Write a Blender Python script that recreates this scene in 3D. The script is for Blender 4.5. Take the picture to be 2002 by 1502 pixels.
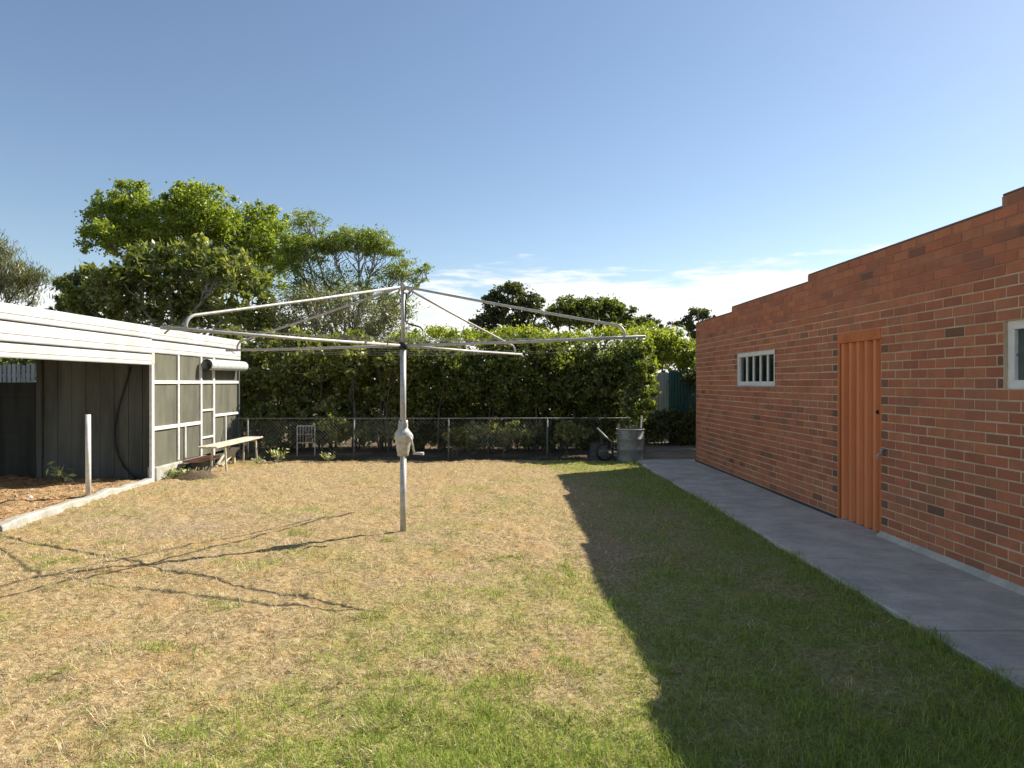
import bpy, math, random
import numpy as np
from mathutils import Vector

random.seed(7)
rng = np.random.default_rng(11)
PI = math.pi
scene = bpy.context.scene
col = scene.collection
for o in list(bpy.data.objects):
    bpy.data.objects.remove(o, do_unlink=True)

# ------------------------------------------------------------------ camera
EYE = 1.57
FPX = 1300.0
VX, VY = 982.0, 748.0
cam = bpy.data.cameras.new('camera')
cam.sensor_width = 36.0
cam.lens = FPX / 2002.0 * 36.0
cam.clip_start = 0.05
cam.clip_end = 3000.0
cam_o = bpy.data.objects.new('camera', cam)
col.objects.link(cam_o)
cam_o.location = (0, 0, EYE)
cam_o.rotation_euler = (math.radians(90.0 - 0.13), 0, -math.atan(19.0 / FPX))
scene.camera = cam_o

# ------------------------------------------------------------------ light
SUN_DIR = Vector((1.047, 0.60, 1.0)).normalized()
ELEV = math.asin(SUN_DIR.z)
AZ = math.atan2(SUN_DIR.x, SUN_DIR.y)
world = bpy.data.worlds.new('World')
scene.world = world
world.use_nodes = True
wn, wl = world.node_tree.nodes, world.node_tree.links
wn.clear()


def wnode(t, **kw):
    n = wn.new(t)
    for k, v in kw.items():
        setattr(n, k, v)
    return n


def wmath(op, a, b=None, c=None, clamp=False):
    n = wnode('ShaderNodeMath', operation=op, use_clamp=clamp)
    for i, v in enumerate((a, b, c)):
        if v is None:
            continue
        if isinstance(v, (int, float)):
            n.inputs[i].default_value = v
        else:
            wl.new(v, n.inputs[i])
    return n.outputs[0]


sky = wnode('ShaderNodeTexSky', sky_type='NISHITA')
sky.sun_disc = False
sky.sun_elevation = ELEV
sky.sun_rotation = AZ
sky.altitude = 50
sky.air_density = 1.0
sky.dust_density = 0.3
sky.ozone_density = 0.8
tc = wnode('ShaderNodeTexCoord')
sep = wnode('ShaderNodeSeparateXYZ')
wl.new(tc.outputs['Generated'], sep.inputs[0])
az_n = wmath('ARCTAN2', sep.outputs[0], sep.outputs[1])
comb = wnode('ShaderNodeCombineXYZ')
wl.new(wmath('MULTIPLY', az_n, 7.0), comb.inputs[0])
wl.new(wmath('MULTIPLY', sep.outputs[2], 42.0), comb.inputs[1])
n1 = wnode('ShaderNodeTexNoise')
n1.inputs['Scale'].default_value = 1.0
n1.inputs['Detail'].default_value = 7.0
n1.inputs['Roughness'].default_value = 0.62
n1.inputs['Distortion'].default_value = 0.35
wl.new(comb.outputs[0], n1.inputs['Vector'])
# low bank of cloud, thinning with height, thicker towards the sun's side
mr = wnode('ShaderNodeMapRange')
mr.inputs['From Min'].default_value = 0.095
mr.inputs['From Max'].default_value = 0.215
mr.inputs['To Min'].default_value = 0.46
mr.inputs['To Max'].default_value = -0.30
wl.new(sep.outputs[2], mr.inputs['Value'])
azr = wnode('ShaderNodeMapRange')
azr.interpolation_type = 'SMOOTHSTEP'
azr.inputs['From Min'].default_value = -0.32
azr.inputs['From Max'].default_value = 0.10
azr.inputs['To Min'].default_value = -0.20
azr.inputs['To Max'].default_value = 0.0
wl.new(wmath('ABSOLUTE', wmath('SUBTRACT', az_n, 0.0)), azr.inputs['Value'])
azr2 = wnode('ShaderNodeMapRange')
azr2.interpolation_type = 'SMOOTHSTEP'
azr2.inputs['From Min'].default_value = -0.30
azr2.inputs['From Max'].default_value = 0.05
azr2.inputs['To Min'].default_value = -0.22
azr2.inputs['To Max'].default_value = 0.02
wl.new(az_n, azr2.inputs['Value'])
cover = wmath('ADD', wmath('ADD', n1.outputs['Fac'], mr.outputs[0]), azr2.outputs[0])
cl = wnode('ShaderNodeMapRange')
cl.interpolation_type = 'SMOOTHSTEP'
cl.inputs['From Min'].default_value = 0.50
cl.inputs['From Max'].default_value = 0.72
wl.new(cover, cl.inputs['Value'])
shade_n = wnode('ShaderNodeTexNoise')
shade_n.inputs['Scale'].default_value = 1.7
shade_n.inputs['Detail'].default_value = 5.0
wl.new(comb.outputs[0], shade_n.inputs['Vector'])
ccol = wnode('ShaderNodeMixRGB')
ccol.inputs[1].default_value = (6.6, 6.9, 7.2, 1)
ccol.inputs[2].default_value = (8.6, 8.6, 8.4, 1)
csh = wnode('ShaderNodeMapRange')
csh.inputs['From Min'].default_value = 0.38
csh.inputs['From Max'].default_value = 0.55
wl.new(shade_n.outputs['Fac'], csh.inputs['Value'])
wl.new(csh.outputs[0], ccol.inputs[0])
mixc = wnode('ShaderNodeMixRGB')
wl.new(wmath('MULTIPLY', cl.outputs[0], 0.92), mixc.inputs[0])
wl.new(sky.outputs[0], mixc.inputs[1])
wl.new(ccol.outputs[0], mixc.inputs[2])
bg = wnode('ShaderNodeBackground')
bg.inputs['Strength'].default_value = 0.077
wl.new(mixc.outputs[0], bg.inputs['Color'])
wout = wnode('ShaderNodeOutputWorld')
wl.new(bg.outputs[0], wout.inputs['Surface'])

sun = bpy.data.lights.new('sun', 'SUN')
sun.energy = 4.6
sun.angle = math.radians(0.55)
sun.color = (1.0, 0.93, 0.82)
sun_o = bpy.data.objects.new('sun', sun)
col.objects.link(sun_o)
sun_o.rotation_euler = (-SUN_DIR).to_track_quat('-Z', 'Y').to_euler()

scene.view_settings.view_transform = 'Standard'
scene.view_settings.look = 'None'
scene.view_settings.gamma = 1.0
scene.view_settings.exposure = 0.92
scene.view_settings.use_curve_mapping = False
scene.render.engine = 'CYCLES'
scene.cycles.max_bounces = 8
scene.cycles.transparent_max_bounces = 12


# ------------------------------------------------------------------ helpers
def at(px, py, Y):
    """photo pixel at depth Y -> world point"""
    return Vector(((px - VX) / FPX * Y, Y, EYE - (py - VY) / FPX * Y))


def tag(o, label=None, cat=None, group=None, kind=None):
    if label: o['label'] = label
    if cat: o['category'] = cat
    if group: o['group'] = group
    if kind: o['kind'] = kind
    return o


def empty(name, loc=(0, 0, 0)):
    o = bpy.data.objects.new(name, None)
    o.empty_display_size = 0.1
    o.location = loc
    col.objects.link(o)
    return o


def link(name, me, parent=None):
    """mesh in world coordinates; keeps world position under its parent"""
    o = bpy.data.objects.new(name, me)
    col.objects.link(o)
    if parent is not None:
        o.parent = parent
        w = Vector((0, 0, 0))
        p = parent
        while p is not None:
            w += p.location
            p = p.parent
        o.location = -w
    return o


class MB:
    def __init__(s):
        s.v, s.f, s.sm = [], [], []

    def add(s, vs, fs, smooth=False):
        b = len(s.v)
        s.v += [tuple(v) for v in vs]
        s.f += [tuple(i + b for i in f) for f in fs]
        s.sm += [smooth] * len(fs)
        return s

    def box(s, x0, x1, y0, y1, z0, z1, bev=0.0):
        if bev <= 0:
            vs = [(x, y, z) for x in (x0, x1) for y in (y0, y1) for z in (z0, z1)]
            return s.add(vs, [(0, 1, 3, 2), (4, 6, 7, 5), (0, 4, 5, 1), (2, 3, 7, 6), (0, 2, 6, 4), (1, 5, 7, 3)])
        c = Vector(((x0 + x1) / 2, (y0 + y1) / 2, (z0 + z1) / 2))
        h = (abs(x1 - x0) / 2, abs(y1 - y0) / 2, abs(z1 - z0) / 2)
        return s.obox(c, (1, 0, 0), (0, 1, 0), (0, 0, 1), h[0], h[1], h[2], bev)

    def obox(s, c, ax, ay, az, hx, hy, hz, bev=0.0):
        c, ax, ay, az = Vector(c), Vector(ax), Vector(ay), Vector(az)
        if bev <= 0:
            vs = [c + ax * (i * hx) + ay * (j * hy) + az * (k * hz) for i in (-1, 1) for j in (-1, 1) for k in (-1, 1)]
            return s.add(vs, [(0, 1, 3, 2), (4, 6, 7, 5), (0, 4, 5, 1), (2, 3, 7, 6), (0, 2, 6, 4), (1, 5, 7, 3)])
        vs, idx = [], {}
        for i in (-1, 1):
            for j in (-1, 1):
                for k in (-1, 1):
                    for m in range(3):
                        d = [hx - bev, hy - bev, hz - bev]
                        d[m] += bev
                        idx[(i, j, k, m)] = len(vs)
                        vs.append(c + ax * (i * d[0]) + ay * (j * d[1]) + az * (k * d[2]))
        fs = []
        sq = [(-1, -1), (1, -1), (1, 1), (-1, 1)]
        for sgn in (-1, 1):
            for m in range(3):
                q = []
                for a, b in sq:
                    key = [0, 0, 0]
                    key[m] = sgn
                    key[(m + 1) % 3] = a
                    key[(m + 2) % 3] = b
                    q.append(idx[(key[0], key[1], key[2], m)])
                fs.append(tuple(q if sgn > 0 else q[::-1]))
        for m in range(3):
            a, b = (m + 1) % 3, (m + 2) % 3
            for sa in (-1, 1):
                for sb in (-1, 1):
                    k0, k1 = [0, 0, 0], [0, 0, 0]
                    k0[m], k1[m] = -1, 1
                    for k in (k0, k1):
                        k[a], k[b] = sa, sb
                    q = [idx[(*k0, a)], idx[(*k1, a)], idx[(*k1, b)], idx[(*k0, b)]]
                    fs.append(tuple(q if sa * sb > 0 else q[::-1]))
        for i in (-1, 1):
            for j in (-1, 1):
                for k in (-1, 1):
                    t = [idx[(i, j, k, m)] for m in range(3)]
                    fs.append(tuple(t if i * j * k > 0 else t[::-1]))
        return s.add(vs, fs)

    def bar(s, a, b, w, t, up=(0, 0, 1), bev=0.0):
        a, b = Vector(a), Vector(b)
        ax = (b - a)
        L = ax.length
        ax.normalize()
        up = Vector(up)
        ay = up.cross(ax)
        if ay.length < 1e-4:
            ay = Vector((0, 1, 0)).cross(ax)
        ay.normalize()
        az = ax.cross(ay).normalized()
        return s.obox((a + b) / 2, ax, ay, az, L / 2, w / 2, t / 2, bev)

    def tube(s, pts, r, seg=10, cap=True):
        pts = [Vector(p) for p in pts]
        n = len(pts)
        rs = [r] * n if isinstance(r, (int, float)) else list(r)
        vs, fs = [], []
        prev = None
        for i, p in enumerate(pts):
            t = (pts[min(i + 1, n - 1)] - pts[max(i - 1, 0)])
            if t.length < 1e-9:
                t = Vector((0, 0, 1))
            t.normalize()
            if prev is None:
                ref = Vector((0, 0, 1)) if abs(t.z) < 0.9 else Vector((1, 0, 0))
                u = ref.cross(t).normalized()
            else:
                u = (prev - t * prev.dot(t))
                if u.length < 1e-6:
                    u = Vector((1, 0, 0)).cross(t)
                u.normalize()
            prev = u
            w = t.cross(u)
            for k in range(seg):
                a = 2 * PI * k / seg
                vs.append(p + (u * math.cos(a) + w * math.sin(a)) * rs[i])
        for i in range(n - 1):
            for k in range(seg):
                k2 = (k + 1) % seg
                fs.append((i * seg + k, i * seg + k2, (i + 1) * seg + k2, (i + 1) * seg + k))
        s.add(vs, fs, True)
        if cap:
            b = len(s.v) - len(vs)
            s.f.append(tuple(b + k for k in range(seg))[::-1])
            s.f.append(tuple(b + (n - 1) * seg + k for k in range(seg)))
            s.sm += [False, False]
        return s

    def lathe(s, c, prof, seg=32, wob=None):
        c = Vector(c)
        vs, fs = [], []
        for i, (r, z) in enumerate(prof):
            for k in range(seg):
                a = 2 * PI * k / seg
                rr = r if wob is None else r * (1 + wob(a, z))
                vs.append(c + Vector((rr * math.cos(a), rr * math.sin(a), z)))
        for i in range(len(prof) - 1):
            for k in range(seg):
                k2 = (k + 1) % seg
                fs.append((i * seg + k, i * seg + k2, (i + 1) * seg + k2, (i + 1) * seg + k))
        return s.add(vs, fs, True)

    def prism(s, prof, origin, au, av, aw, length):
        """2-D profile in (au, av) extruded along aw; profile is an open strip"""
        o, au, av, aw = Vector(origin), Vector(au), Vector(av), Vector(aw)
        n = len(prof)
        vs = [o + au * p[0] + av * p[1] for p in prof] + [o + au * p[0] + av * p[1] + aw * length for p in prof]
        return s.add(vs, [(i, i + 1, n + i + 1, n + i) for i in range(n - 1)])

    def mesh(s, name, mat):
        me = bpy.data.meshes.new(name)
        me.from_pydata(s.v, [], s.f)
        me.polygons.foreach_set('use_smooth', s.sm)
        me.materials.append(mat)
        me.update()
        return me

    def build(s, name, mat, parent=None):
        return link(name, s.mesh(name, mat), parent)


def np_mesh(name, co, faces, mat, attrs=None, smooth=False):
    """faces: (n,k) int array"""
    me = bpy.data.meshes.new(name)
    n, k = faces.shape
    me.vertices.add(len(co))
    me.vertices.foreach_set('co', np.ascontiguousarray(co, dtype=np.float32).ravel())
    me.loops.add(n * k)
    me.loops.foreach_set('vertex_index', np.ascontiguousarray(faces, dtype=np.int32).ravel())
    me.polygons.add(n)
    me.polygons.foreach_set('loop_start', np.arange(0, n * k, k, dtype=np.int32))
    if smooth:
        me.polygons.foreach_set('use_smooth', np.ones(n, dtype=bool))
    me.update(calc_edges=True)
    for an, (typ, data) in (attrs or {}).items():
        a = me.attributes.new(an, typ, 'POINT')
        if typ == 'FLOAT':
            a.data.foreach_set('value', np.ascontiguousarray(data, dtype=np.float32).ravel())
        else:
            a.data.foreach_set('color', np.ascontiguousarray(data, dtype=np.float32).ravel())
    me.materials.append(mat)
    return me


_tab = np.random.default_rng(3).random((256, 256))


def vnoise(x, y, seed=0):
    x = np.asarray(x, float) + seed * 17.13
    y = np.asarray(y, float) + seed * 9.77
    xi, yi = np.floor(x).astype(int), np.floor(y).astype(int)
    fx, fy = x - xi, y - yi
    fx, fy = fx * fx * (3 - 2 * fx), fy * fy * (3 - 2 * fy)
    a = _tab[xi & 255, yi & 255]
    b = _tab[(xi + 1) & 255, yi & 255]
    c = _tab[xi & 255, (yi + 1) & 255]
    d = _tab[(xi + 1) & 255, (yi + 1) & 255]
    return (a * (1 - fx) + b * fx) * (1 - fy) + (c * (1 - fx) + d * fx) * fy


def fbm(x, y, f, octv=3, seed=0):
    s, amp, tot = 0, 1.0, 0
    for i in range(octv):
        s = s + amp * vnoise(np.asarray(x) * f, np.asarray(y) * f, seed + i)
        tot += amp
        amp *= 0.5
        f *= 2.03
    return s / tot


def sstep(a, b, x):
    t = np.clip((np.asarray(x, float) - a) / (b - a), 0, 1)
    return t * t * (3 - 2 * t)


# ------------------------------------------------------------------ materials
class M:
    """small node-graph builder for a Principled material"""
    def __init__(s, name, rough=0.8, spec=0.3, metal=0.0):
        s.m = bpy.data.materials.new(name)
        s.m.use_nodes = True
        s.n, s.l = s.m.node_tree.nodes, s.m.node_tree.links
        s.p = s.n['Principled BSDF']
        s.p.inputs['Roughness'].default_value = rough
        s.p.inputs['Specular IOR Level'].default_value = spec
        s.p.inputs['Metallic'].default_value = metal
        s._pos = None

    def node(s, t, **kw):
        n = s.n.new(t)
        for k, v in kw.items():
            setattr(n, k, v)
        return n

    def put(s, sock, v):
        if isinstance(v, (int, float)):
            sock.default_value = v
        elif isinstance(v, tuple):
            sock.default_value = (*v, 1) if len(v) == 3 and sock.type == 'RGBA' else v
        else:
            s.l.new(v, sock)

    @property
    def pos(s):
        if s._pos is None:
            s._pos = s.node('ShaderNodeNewGeometry').outputs['Position']
        return s._pos

    def scaled(s, v, sc):
        n = s.node('ShaderNodeMapping')
        n.inputs['Scale'].default_value = sc
        s.l.new(v, n.inputs['Vector'])
        return n.outputs[0]

    def noise(s, scale, detail=4, rough=0.55, vec=None, dist=0.0):
        n = s.node('ShaderNodeTexNoise')
        n.inputs['Scale'].default_value = scale
        n.inputs['Detail'].default_value = detail
        n.inputs['Roughness'].default_value = rough
        n.inputs['Distortion'].default_value = dist
        s.l.new(vec if vec is not None else s.pos, n.inputs['Vector'])
        return n.outputs['Fac']

    def math(s, op, a, b=0.0, clamp=False):
        n = s.node('ShaderNodeMath', operation=op, use_clamp=clamp)
        s.put(n.inputs[0], a)
        s.put(n.inputs[1], b)
        return n.outputs[0]

    def rng(s, v, a, b, c=0.0, d=1.0):
        n = s.node('ShaderNodeMapRange')
        n.interpolation_type = 'SMOOTHSTEP'
        s.put(n.inputs['Value'], v)
        for k, x in (('From Min', a), ('From Max', b), ('To Min', c), ('To Max', d)):
            n.inputs[k].default_value = x
        return n.outputs[0]

    def mix(s, f, a, b, mode='MIX'):
        n = s.node('ShaderNodeMixRGB', blend_type=mode)
        s.put(n.inputs[0], f)
        s.put(n.inputs[1], a)
        s.put(n.inputs[2], b)
        return n.outputs[0]

    def ramp(s, f, stops):
        n = s.node('ShaderNodeValToRGB')
        e = n.color_ramp.elements
        while len(e) < len(stops):
            e.new(0.5)
        for el, (p, c) in zip(e, stops):
            el.position = p
            el.color = (*c, 1)
        s.l.new(f, n.inputs[0])
        return n.outputs[0]

    def attr(s, name, out='Fac'):
        n = s.node('ShaderNodeAttribute')
        n.attribute_name = name
        return n.outputs[out]

    def bump(s, h, strength=0.4, dist=0.01):
        n = s.node('ShaderNodeBump')
        n.inputs['Strength'].default_value = strength
        n.inputs['Distance'].default_value = dist
        s.l.new(h, n.inputs['Height'])
        s.l.new(n.outputs[0], s.p.inputs['Normal'])

    def color(s, c):
        s.put(s.p.inputs['Base Color'], c)

    def rough(s, v):
        s.put(s.p.inputs['Roughness'], v)


def worn(name, c, c2, rough=0.7, scale=6.0, streak=False, metal=0.0, spec=0.3, bump=0.15, bscale=60.0):
    m = M(name, rough, spec, metal)
    vec = m.scaled(m.pos, (1, 1, 0.12)) if streak else m.pos
    n = m.noise(scale, 6, 0.65, vec)
    m.color(m.mix(m.rng(n, 0.35, 0.68), c, c2))
    if bump:
        m.bump(m.noise(bscale, 3), bump, 0.006)
    return m.m


def leaf_mat(name, dark, mid, light, trans=0.3, rough=0.45):
    m = M(name, rough, 0.5)
    v = m.attr('var')
    c = m.ramp(v, [(0.0, dark), (0.5, mid), (1.0, light)])
    m.color(c)
    tr = m.node('ShaderNodeBsdfTranslucent')
    m.l.new(m.mix(1.0, c, (1.7, 1.8, 0.6), 'MULTIPLY'), tr.inputs['Color'])
    mx = m.node('ShaderNodeMixShader')
    mx.inputs[0].default_value = trans
    m.l.new(m.p.outputs[0], mx.inputs[1])
    m.l.new(tr.outputs[0], mx.inputs[2])
    m.l.new(mx.outputs[0], m.n['Material Output'].inputs['Surface'])
    return m.m


def brick_mat(name, stops, dirt=0.5):
    m = M(name, 0.85, 0.25)
    oi = m.node('ShaderNodeObjectInfo').outputs['Random']
    ri = m.node('ShaderNodeNewGeometry').outputs['Random Per Island']
    r = m.math('FRACT', m.math('ADD', oi, ri))
    base = m.ramp(r, stops)
    blot = m.rng(m.noise(9.0, 5, 0.7), 0.35, 0.7)
    c = m.mix(m.math('MULTIPLY', blot, 0.35), base, (0.24, 0.11, 0.07))
    fine = m.rng(m.noise(140.0, 3), 0.4, 0.65)
    c = m.mix(m.math('MULTIPLY', fine, 0.22), c, (0.42, 0.22, 0.14))
    # long weather stains with a shape of their own
    st = m.rng(m.noise(1.3, 5, 0.65), 0.5, 0.72)
    c = m.mix(m.math('MULTIPLY', st, dirt * 0.5), c, (0.22, 0.125, 0.085))
    m.color(c)
    m.bump(m.noise(220.0, 4, 0.7), 0.35, 0.004)
    return m.m


MAT = {}
MAT['brick'] = brick_mat('brick', [(0.0, (0.42, 0.145, 0.072)), (0.35, (0.54, 0.18, 0.085)), (0.7, (0.60, 0.22, 0.10)), (0.9, (0.50, 0.20, 0.10)), (1.0, (0.33, 0.14, 0.075))])
MAT['clinker'] = brick_mat('dark_brick', [(0.0, (0.14, 0.085, 0.055)), (0.5, (0.21, 0.11, 0.065)), (1.0, (0.29, 0.125, 0.07))])


def mortar_mat():
    m = M('mortar', 0.95, 0.1)
    sp = m.node('ShaderNodeSeparateXYZ')
    m.l.new(m.pos, sp.inputs[0])
    n = m.noise(3.0, 5, 0.7)
    c = m.mix(m.rng(n, 0.35, 0.7), (0.68, 0.52, 0.34), (0.52, 0.37, 0.23))
    # parapet courses were laid in a red-brown mortar
    zz = m.math('ADD', sp.outputs[2], m.math('MULTIPLY', m.noise(1.2, 4), 0.35))
    c = m.mix(m.rng(zz, 2.50, 2.66), c, (0.40, 0.20, 0.13))
    m.color(c)
    m.bump(m.noise(160.0, 4, 0.7), 0.4, 0.004)
    return m.m


MAT['mortar'] = mortar_mat()


def concrete(name, a, b, scale=2.5):
    m = M(name, 0.9, 0.25)
    n = m.noise(scale, 7, 0.68)
    c = m.mix(m.rng(n, 0.34, 0.68), a, b)
    sp = m.rng(m.noise(75.0, 3, 0.6), 0.56, 0.72)
    c = m.mix(m.math('MULTIPLY', sp, 0.35), c, (0.22, 0.21, 0.19))
    lines = m.rng(m.noise(5.0, 5, 0.6, m.scaled(m.pos, (0.5, 5.0, 1)), 0.6), 0.55, 0.68)
    c = m.mix(m.math('MULTIPLY', lines, 0.30), c, (0.20, 0.195, 0.18))
    m.color(c)
    m.bump(m.noise(120.0, 4, 0.7), 0.35, 0.004)
    return m.m


MAT['path'] = concrete('path_concrete', (0.66, 0.60, 0.475), (0.46, 0.42, 0.34))
MAT['pad'] = concrete('shaded_dirty_concrete', (0.24, 0.215, 0.175), (0.13, 0.115, 0.09), 1.6)  # shade of the far corner put into the colour, along with dirt
MAT['joint'] = worn('joint_dirt', (0.07, 0.065, 0.05), (0.10, 0.09, 0.06), 0.95)
MAT['kerb'] = concrete('kerb_concrete', (0.46, 0.45, 0.40), (0.32, 0.30, 0.25), 5.0)
MAT['white_paint'] = worn('white_paint', (0.78, 0.78, 0.73), (0.62, 0.61, 0.54), 0.55, 9.0, bump=0.1)
MAT['fascia'] = worn('white_cladding', (0.60, 0.60, 0.58), (0.48, 0.48, 0.455), 0.45, 3.0, bump=0.05)
MAT['seam'] = worn('cladding_seam', (0.16, 0.16, 0.15), (0.10, 0.10, 0.09), 0.8)
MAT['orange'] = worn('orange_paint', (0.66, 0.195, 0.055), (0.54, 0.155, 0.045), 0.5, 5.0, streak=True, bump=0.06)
MAT['orange_rib_lit'] = worn('orange_rib_lit', (0.80, 0.30, 0.12), (0.70, 0.245, 0.09), 0.6, 5.0, streak=True, bump=0.06)  # lighter copy of the door orange; light on the ribs is in the colour
MAT['orange_trim'] = worn('orange_trim', (0.66, 0.20, 0.05), (0.54, 0.16, 0.045), 0.55, 7.0, bump=0.08)
MAT['window_white'] = worn('window_white', (0.88, 0.86, 0.77), (0.78, 0.76, 0.66), 0.5, 12.0, bump=0.06)
MAT['galv'] = worn('galvanised_pipe', (0.52, 0.51, 0.47), (0.38, 0.37, 0.34), 0.5, 18.0, metal=0.2, spec=0.5, bump=0.06)
MAT['alloy'] = worn('cast_alloy', (0.58, 0.57, 0.50), (0.38, 0.37, 0.32), 0.55, 25.0, metal=0.2, spec=0.5, bump=0.3)
MAT['wire'] = worn('line_wire', (0.45, 0.45, 0.43), (0.30, 0.30, 0.28), 0.5, metal=0.4, bump=0)
MAT['rubber'] = worn('black_rubber', (0.018, 0.018, 0.018), (0.03, 0.03, 0.03), 0.6)
MAT['board'] = worn('weathered_board', (0.12, 0.135, 0.12), (0.06, 0.067, 0.06), 0.9, 3.0, streak=True, bump=0.25)
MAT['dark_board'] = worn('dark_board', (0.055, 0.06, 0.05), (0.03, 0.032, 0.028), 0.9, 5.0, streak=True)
MAT['paling'] = worn('grey_paling', (0.42, 0.42, 0.37), (0.28, 0.28, 0.25), 0.9, 6.0, streak=True)
MAT['roof'] = worn('roof_steel', (0.45, 0.45, 0.44), (0.32, 0.31, 0.30), 0.5, 3.0, metal=0.3)
MAT['bench'] = worn('bench_timber', (0.60, 0.55, 0.44), (0.44, 0.39, 0.29), 0.85, 8.0, bump=0.25)
MAT['plank_red'] = worn('red_plank', (0.42, 0.25, 0.18), (0.30, 0.17, 0.12), 0.9, 9.0)
MAT['drum'] = worn('drum_zinc', (0.27, 0.285, 0.27), (0.16, 0.17, 0.16), 0.6, 7.0, metal=0.25, spec=0.4, bump=0.15)
MAT['bark'] = worn('bark', (0.16, 0.135, 0.11), (0.075, 0.062, 0.05), 0.95, 12.0, streak=True, bump=0.5, bscale=25.0)
MAT['bark_pale'] = worn('pale_bark', (0.36, 0.33, 0.28), (0.20, 0.18, 0.15), 0.9, 10.0, streak=True, bump=0.4, bscale=25.0)
MAT['stone'] = worn('stone', (0.50, 0.48, 0.44), (0.34, 0.32, 0.28), 0.9, 20.0, bump=0.4)
MAT['teal'] = worn('teal_sheet', (0.07, 0.16, 0.15), (0.045, 0.10, 0.095), 0.6, 4.0, streak=True)
MAT['iron_white'] = worn('white_iron', (0.62, 0.63, 0.62), (0.42, 0.41, 0.38), 0.6, 5.0, streak=True)
MAT['canvas'] = worn('grey_canvas', (0.52, 0.55, 0.53), (0.38, 0.40, 0.38), 0.9, 14.0, bump=0.3)
MAT['chain'] = worn('chain_wire', (0.16, 0.17, 0.165), (0.10, 0.105, 0.10), 0.6, metal=0.3, bump=0)
MAT['fence_pipe'] = worn('fence_pipe', (0.20, 0.205, 0.195), (0.12, 0.125, 0.12), 0.6, 14.0, metal=0.3)


def screen_mat():
    m = M('shade_mesh', 0.9, 0.15)
    n = m.noise(4.0, 5, 0.6, m.scaled(m.pos, (1, 1, 0.25)))
    m.color(m.mix(m.rng(n, 0.3, 0.7), (0.185, 0.18, 0.13), (0.115, 0.115, 0.09)))
    tr = m.node('ShaderNodeBsdfTransparent')
    mx = m.node('ShaderNodeMixShader')
    mx.inputs[0].default_value = 0.14
    m.l.new(m.p.outputs[0], mx.inputs[1])
    m.l.new(tr.outputs[0], mx.inputs[2])
    m.l.new(mx.outputs[0], m.n['Material Output'].inputs['Surface'])
    return m.m


MAT['screen'] = screen_mat()


def glass_mat(name, c, rough):
    m = M(name, rough, 0.5)
    m.color(m.mix(m.rng(m.noise(5.0, 3), 0.3, 0.7), c, tuple(x * 0.6 for x in c)))
    m.p.inputs['Coat Weight'].default_value = 0.6
    m.p.inputs['Coat Roughness'].default_value = 0.03
    m.bump(m.noise(6.0, 2), 0.05, 0.01)
    return m.m


MAT['glass_dark'] = glass_mat('dark_glass', (0.014, 0.017, 0.014), 0.08)
MAT['glass_frost'] = glass_mat('frosted_glass', (0.075, 0.10, 0.098), 0.35)


def lawn_mat():
    m = M('lawn_thatch', 0.95, 0.08)
    g = m.attr('green')
    bare = m.attr('bare')
    n1 = m.noise(26.0, 5, 0.7, m.scaled(m.pos, (1, 1, 0.4)))
    n2 = m.noise(2.2, 5, 0.6)
    n3 = m.noise(75.0, 4, 0.65)
    straw = m.ramp(n1, [(0.30, (0.14, 0.085, 0.04)), (0.44, (0.33, 0.225, 0.105)), (0.56, (0.46, 0.35, 0.185)), (0.70, (0.58, 0.47, 0.29))])
    straw = m.mix(m.rng(n2, 0.48, 0.68), straw, m.mix(0.6, straw, (0.45, 0.28, 0.12)))
    straw = m.mix(m.math('MULTIPLY', m.rng(n3, 0.50, 0.68), 0.5), straw, (0.20, 0.14, 0.07))
    soil = m.mix(m.rng(n1, 0.4, 0.65), (0.30, 0.215, 0.125), (0.44, 0.34, 0.215))
    c = m.mix(bare, straw, soil)
    grn = m.mix(m.rng(n1, 0.35, 0.65), (0.17, 0.20, 0.04), (0.31, 0.31, 0.09))
    c = m.mix(m.math('MULTIPLY', g, 0.8), c, grn)
    m.color(c)
    m.bump(m.math('ADD', n1, m.math('MULTIPLY', n3, 0.5)), 0.9, 0.02)
    return m.m


MAT['lawn'] = lawn_mat()


def soil_mat(name, a, b, c3):
    m = M(name, 0.97, 0.08)
    n1 = m.noise(20.0, 6, 0.72)
    c = m.ramp(n1, [(0.32, a), (0.5, b), (0.7, c3)])
    n2 = m.noise(1.2, 5, 0.6)
    c = m.mix(m.rng(n2, 0.45, 0.7), c, m.mix(0.5, c, (0.40, 0.30, 0.17)))
    m.color(c)
    m.bump(m.math('ADD', n1, m.noise(70.0, 4)), 0.9, 0.025)
    return m.m


MAT['bed'] = soil_mat('mulch_soil', (0.24, 0.135, 0.06), (0.46, 0.29, 0.14), (0.60, 0.46, 0.28))
MAT['soil'] = soil_mat('bare_soil', (0.07, 0.05, 0.034), (0.13, 0.098, 0.066), (0.20, 0.155, 0.105))


def blade_mat(name, trans):
    m = M(name, 0.7, 0.2)
    c = m.attr('col', 'Color')
    m.color(c)
    tr = m.node('ShaderNodeBsdfTranslucent')
    m.l.new(c, tr.inputs['Color'])
    mx = m.node('ShaderNodeMixShader')
    mx.inputs[0].default_value = trans
    m.l.new(m.p.outputs[0], mx.inputs[1])
    m.l.new(tr.outputs[0], mx.inputs[2])
    m.l.new(mx.outputs[0], m.n['Material Output'].inputs['Surface'])
    return m.m


MAT['straw'] = blade_mat('straw_blades', 0.25)
MAT['grass'] = blade_mat('grass_blades', 0.40)

# ------------------------------------------------------------------ ground
WALL_X = 3.80
PATH_L = 2.63
PATH_Z = 0.035


def kerb_x(y):
    return -5.32 - 0.30 * (np.asarray(y, float) - 7.11) / 3.79


def lawn_left(y):
    y = np.asarray(y, float)
    return np.where(y < 10.9, np.minimum(kerb_x(y), -5.2), -5.60)


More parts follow.
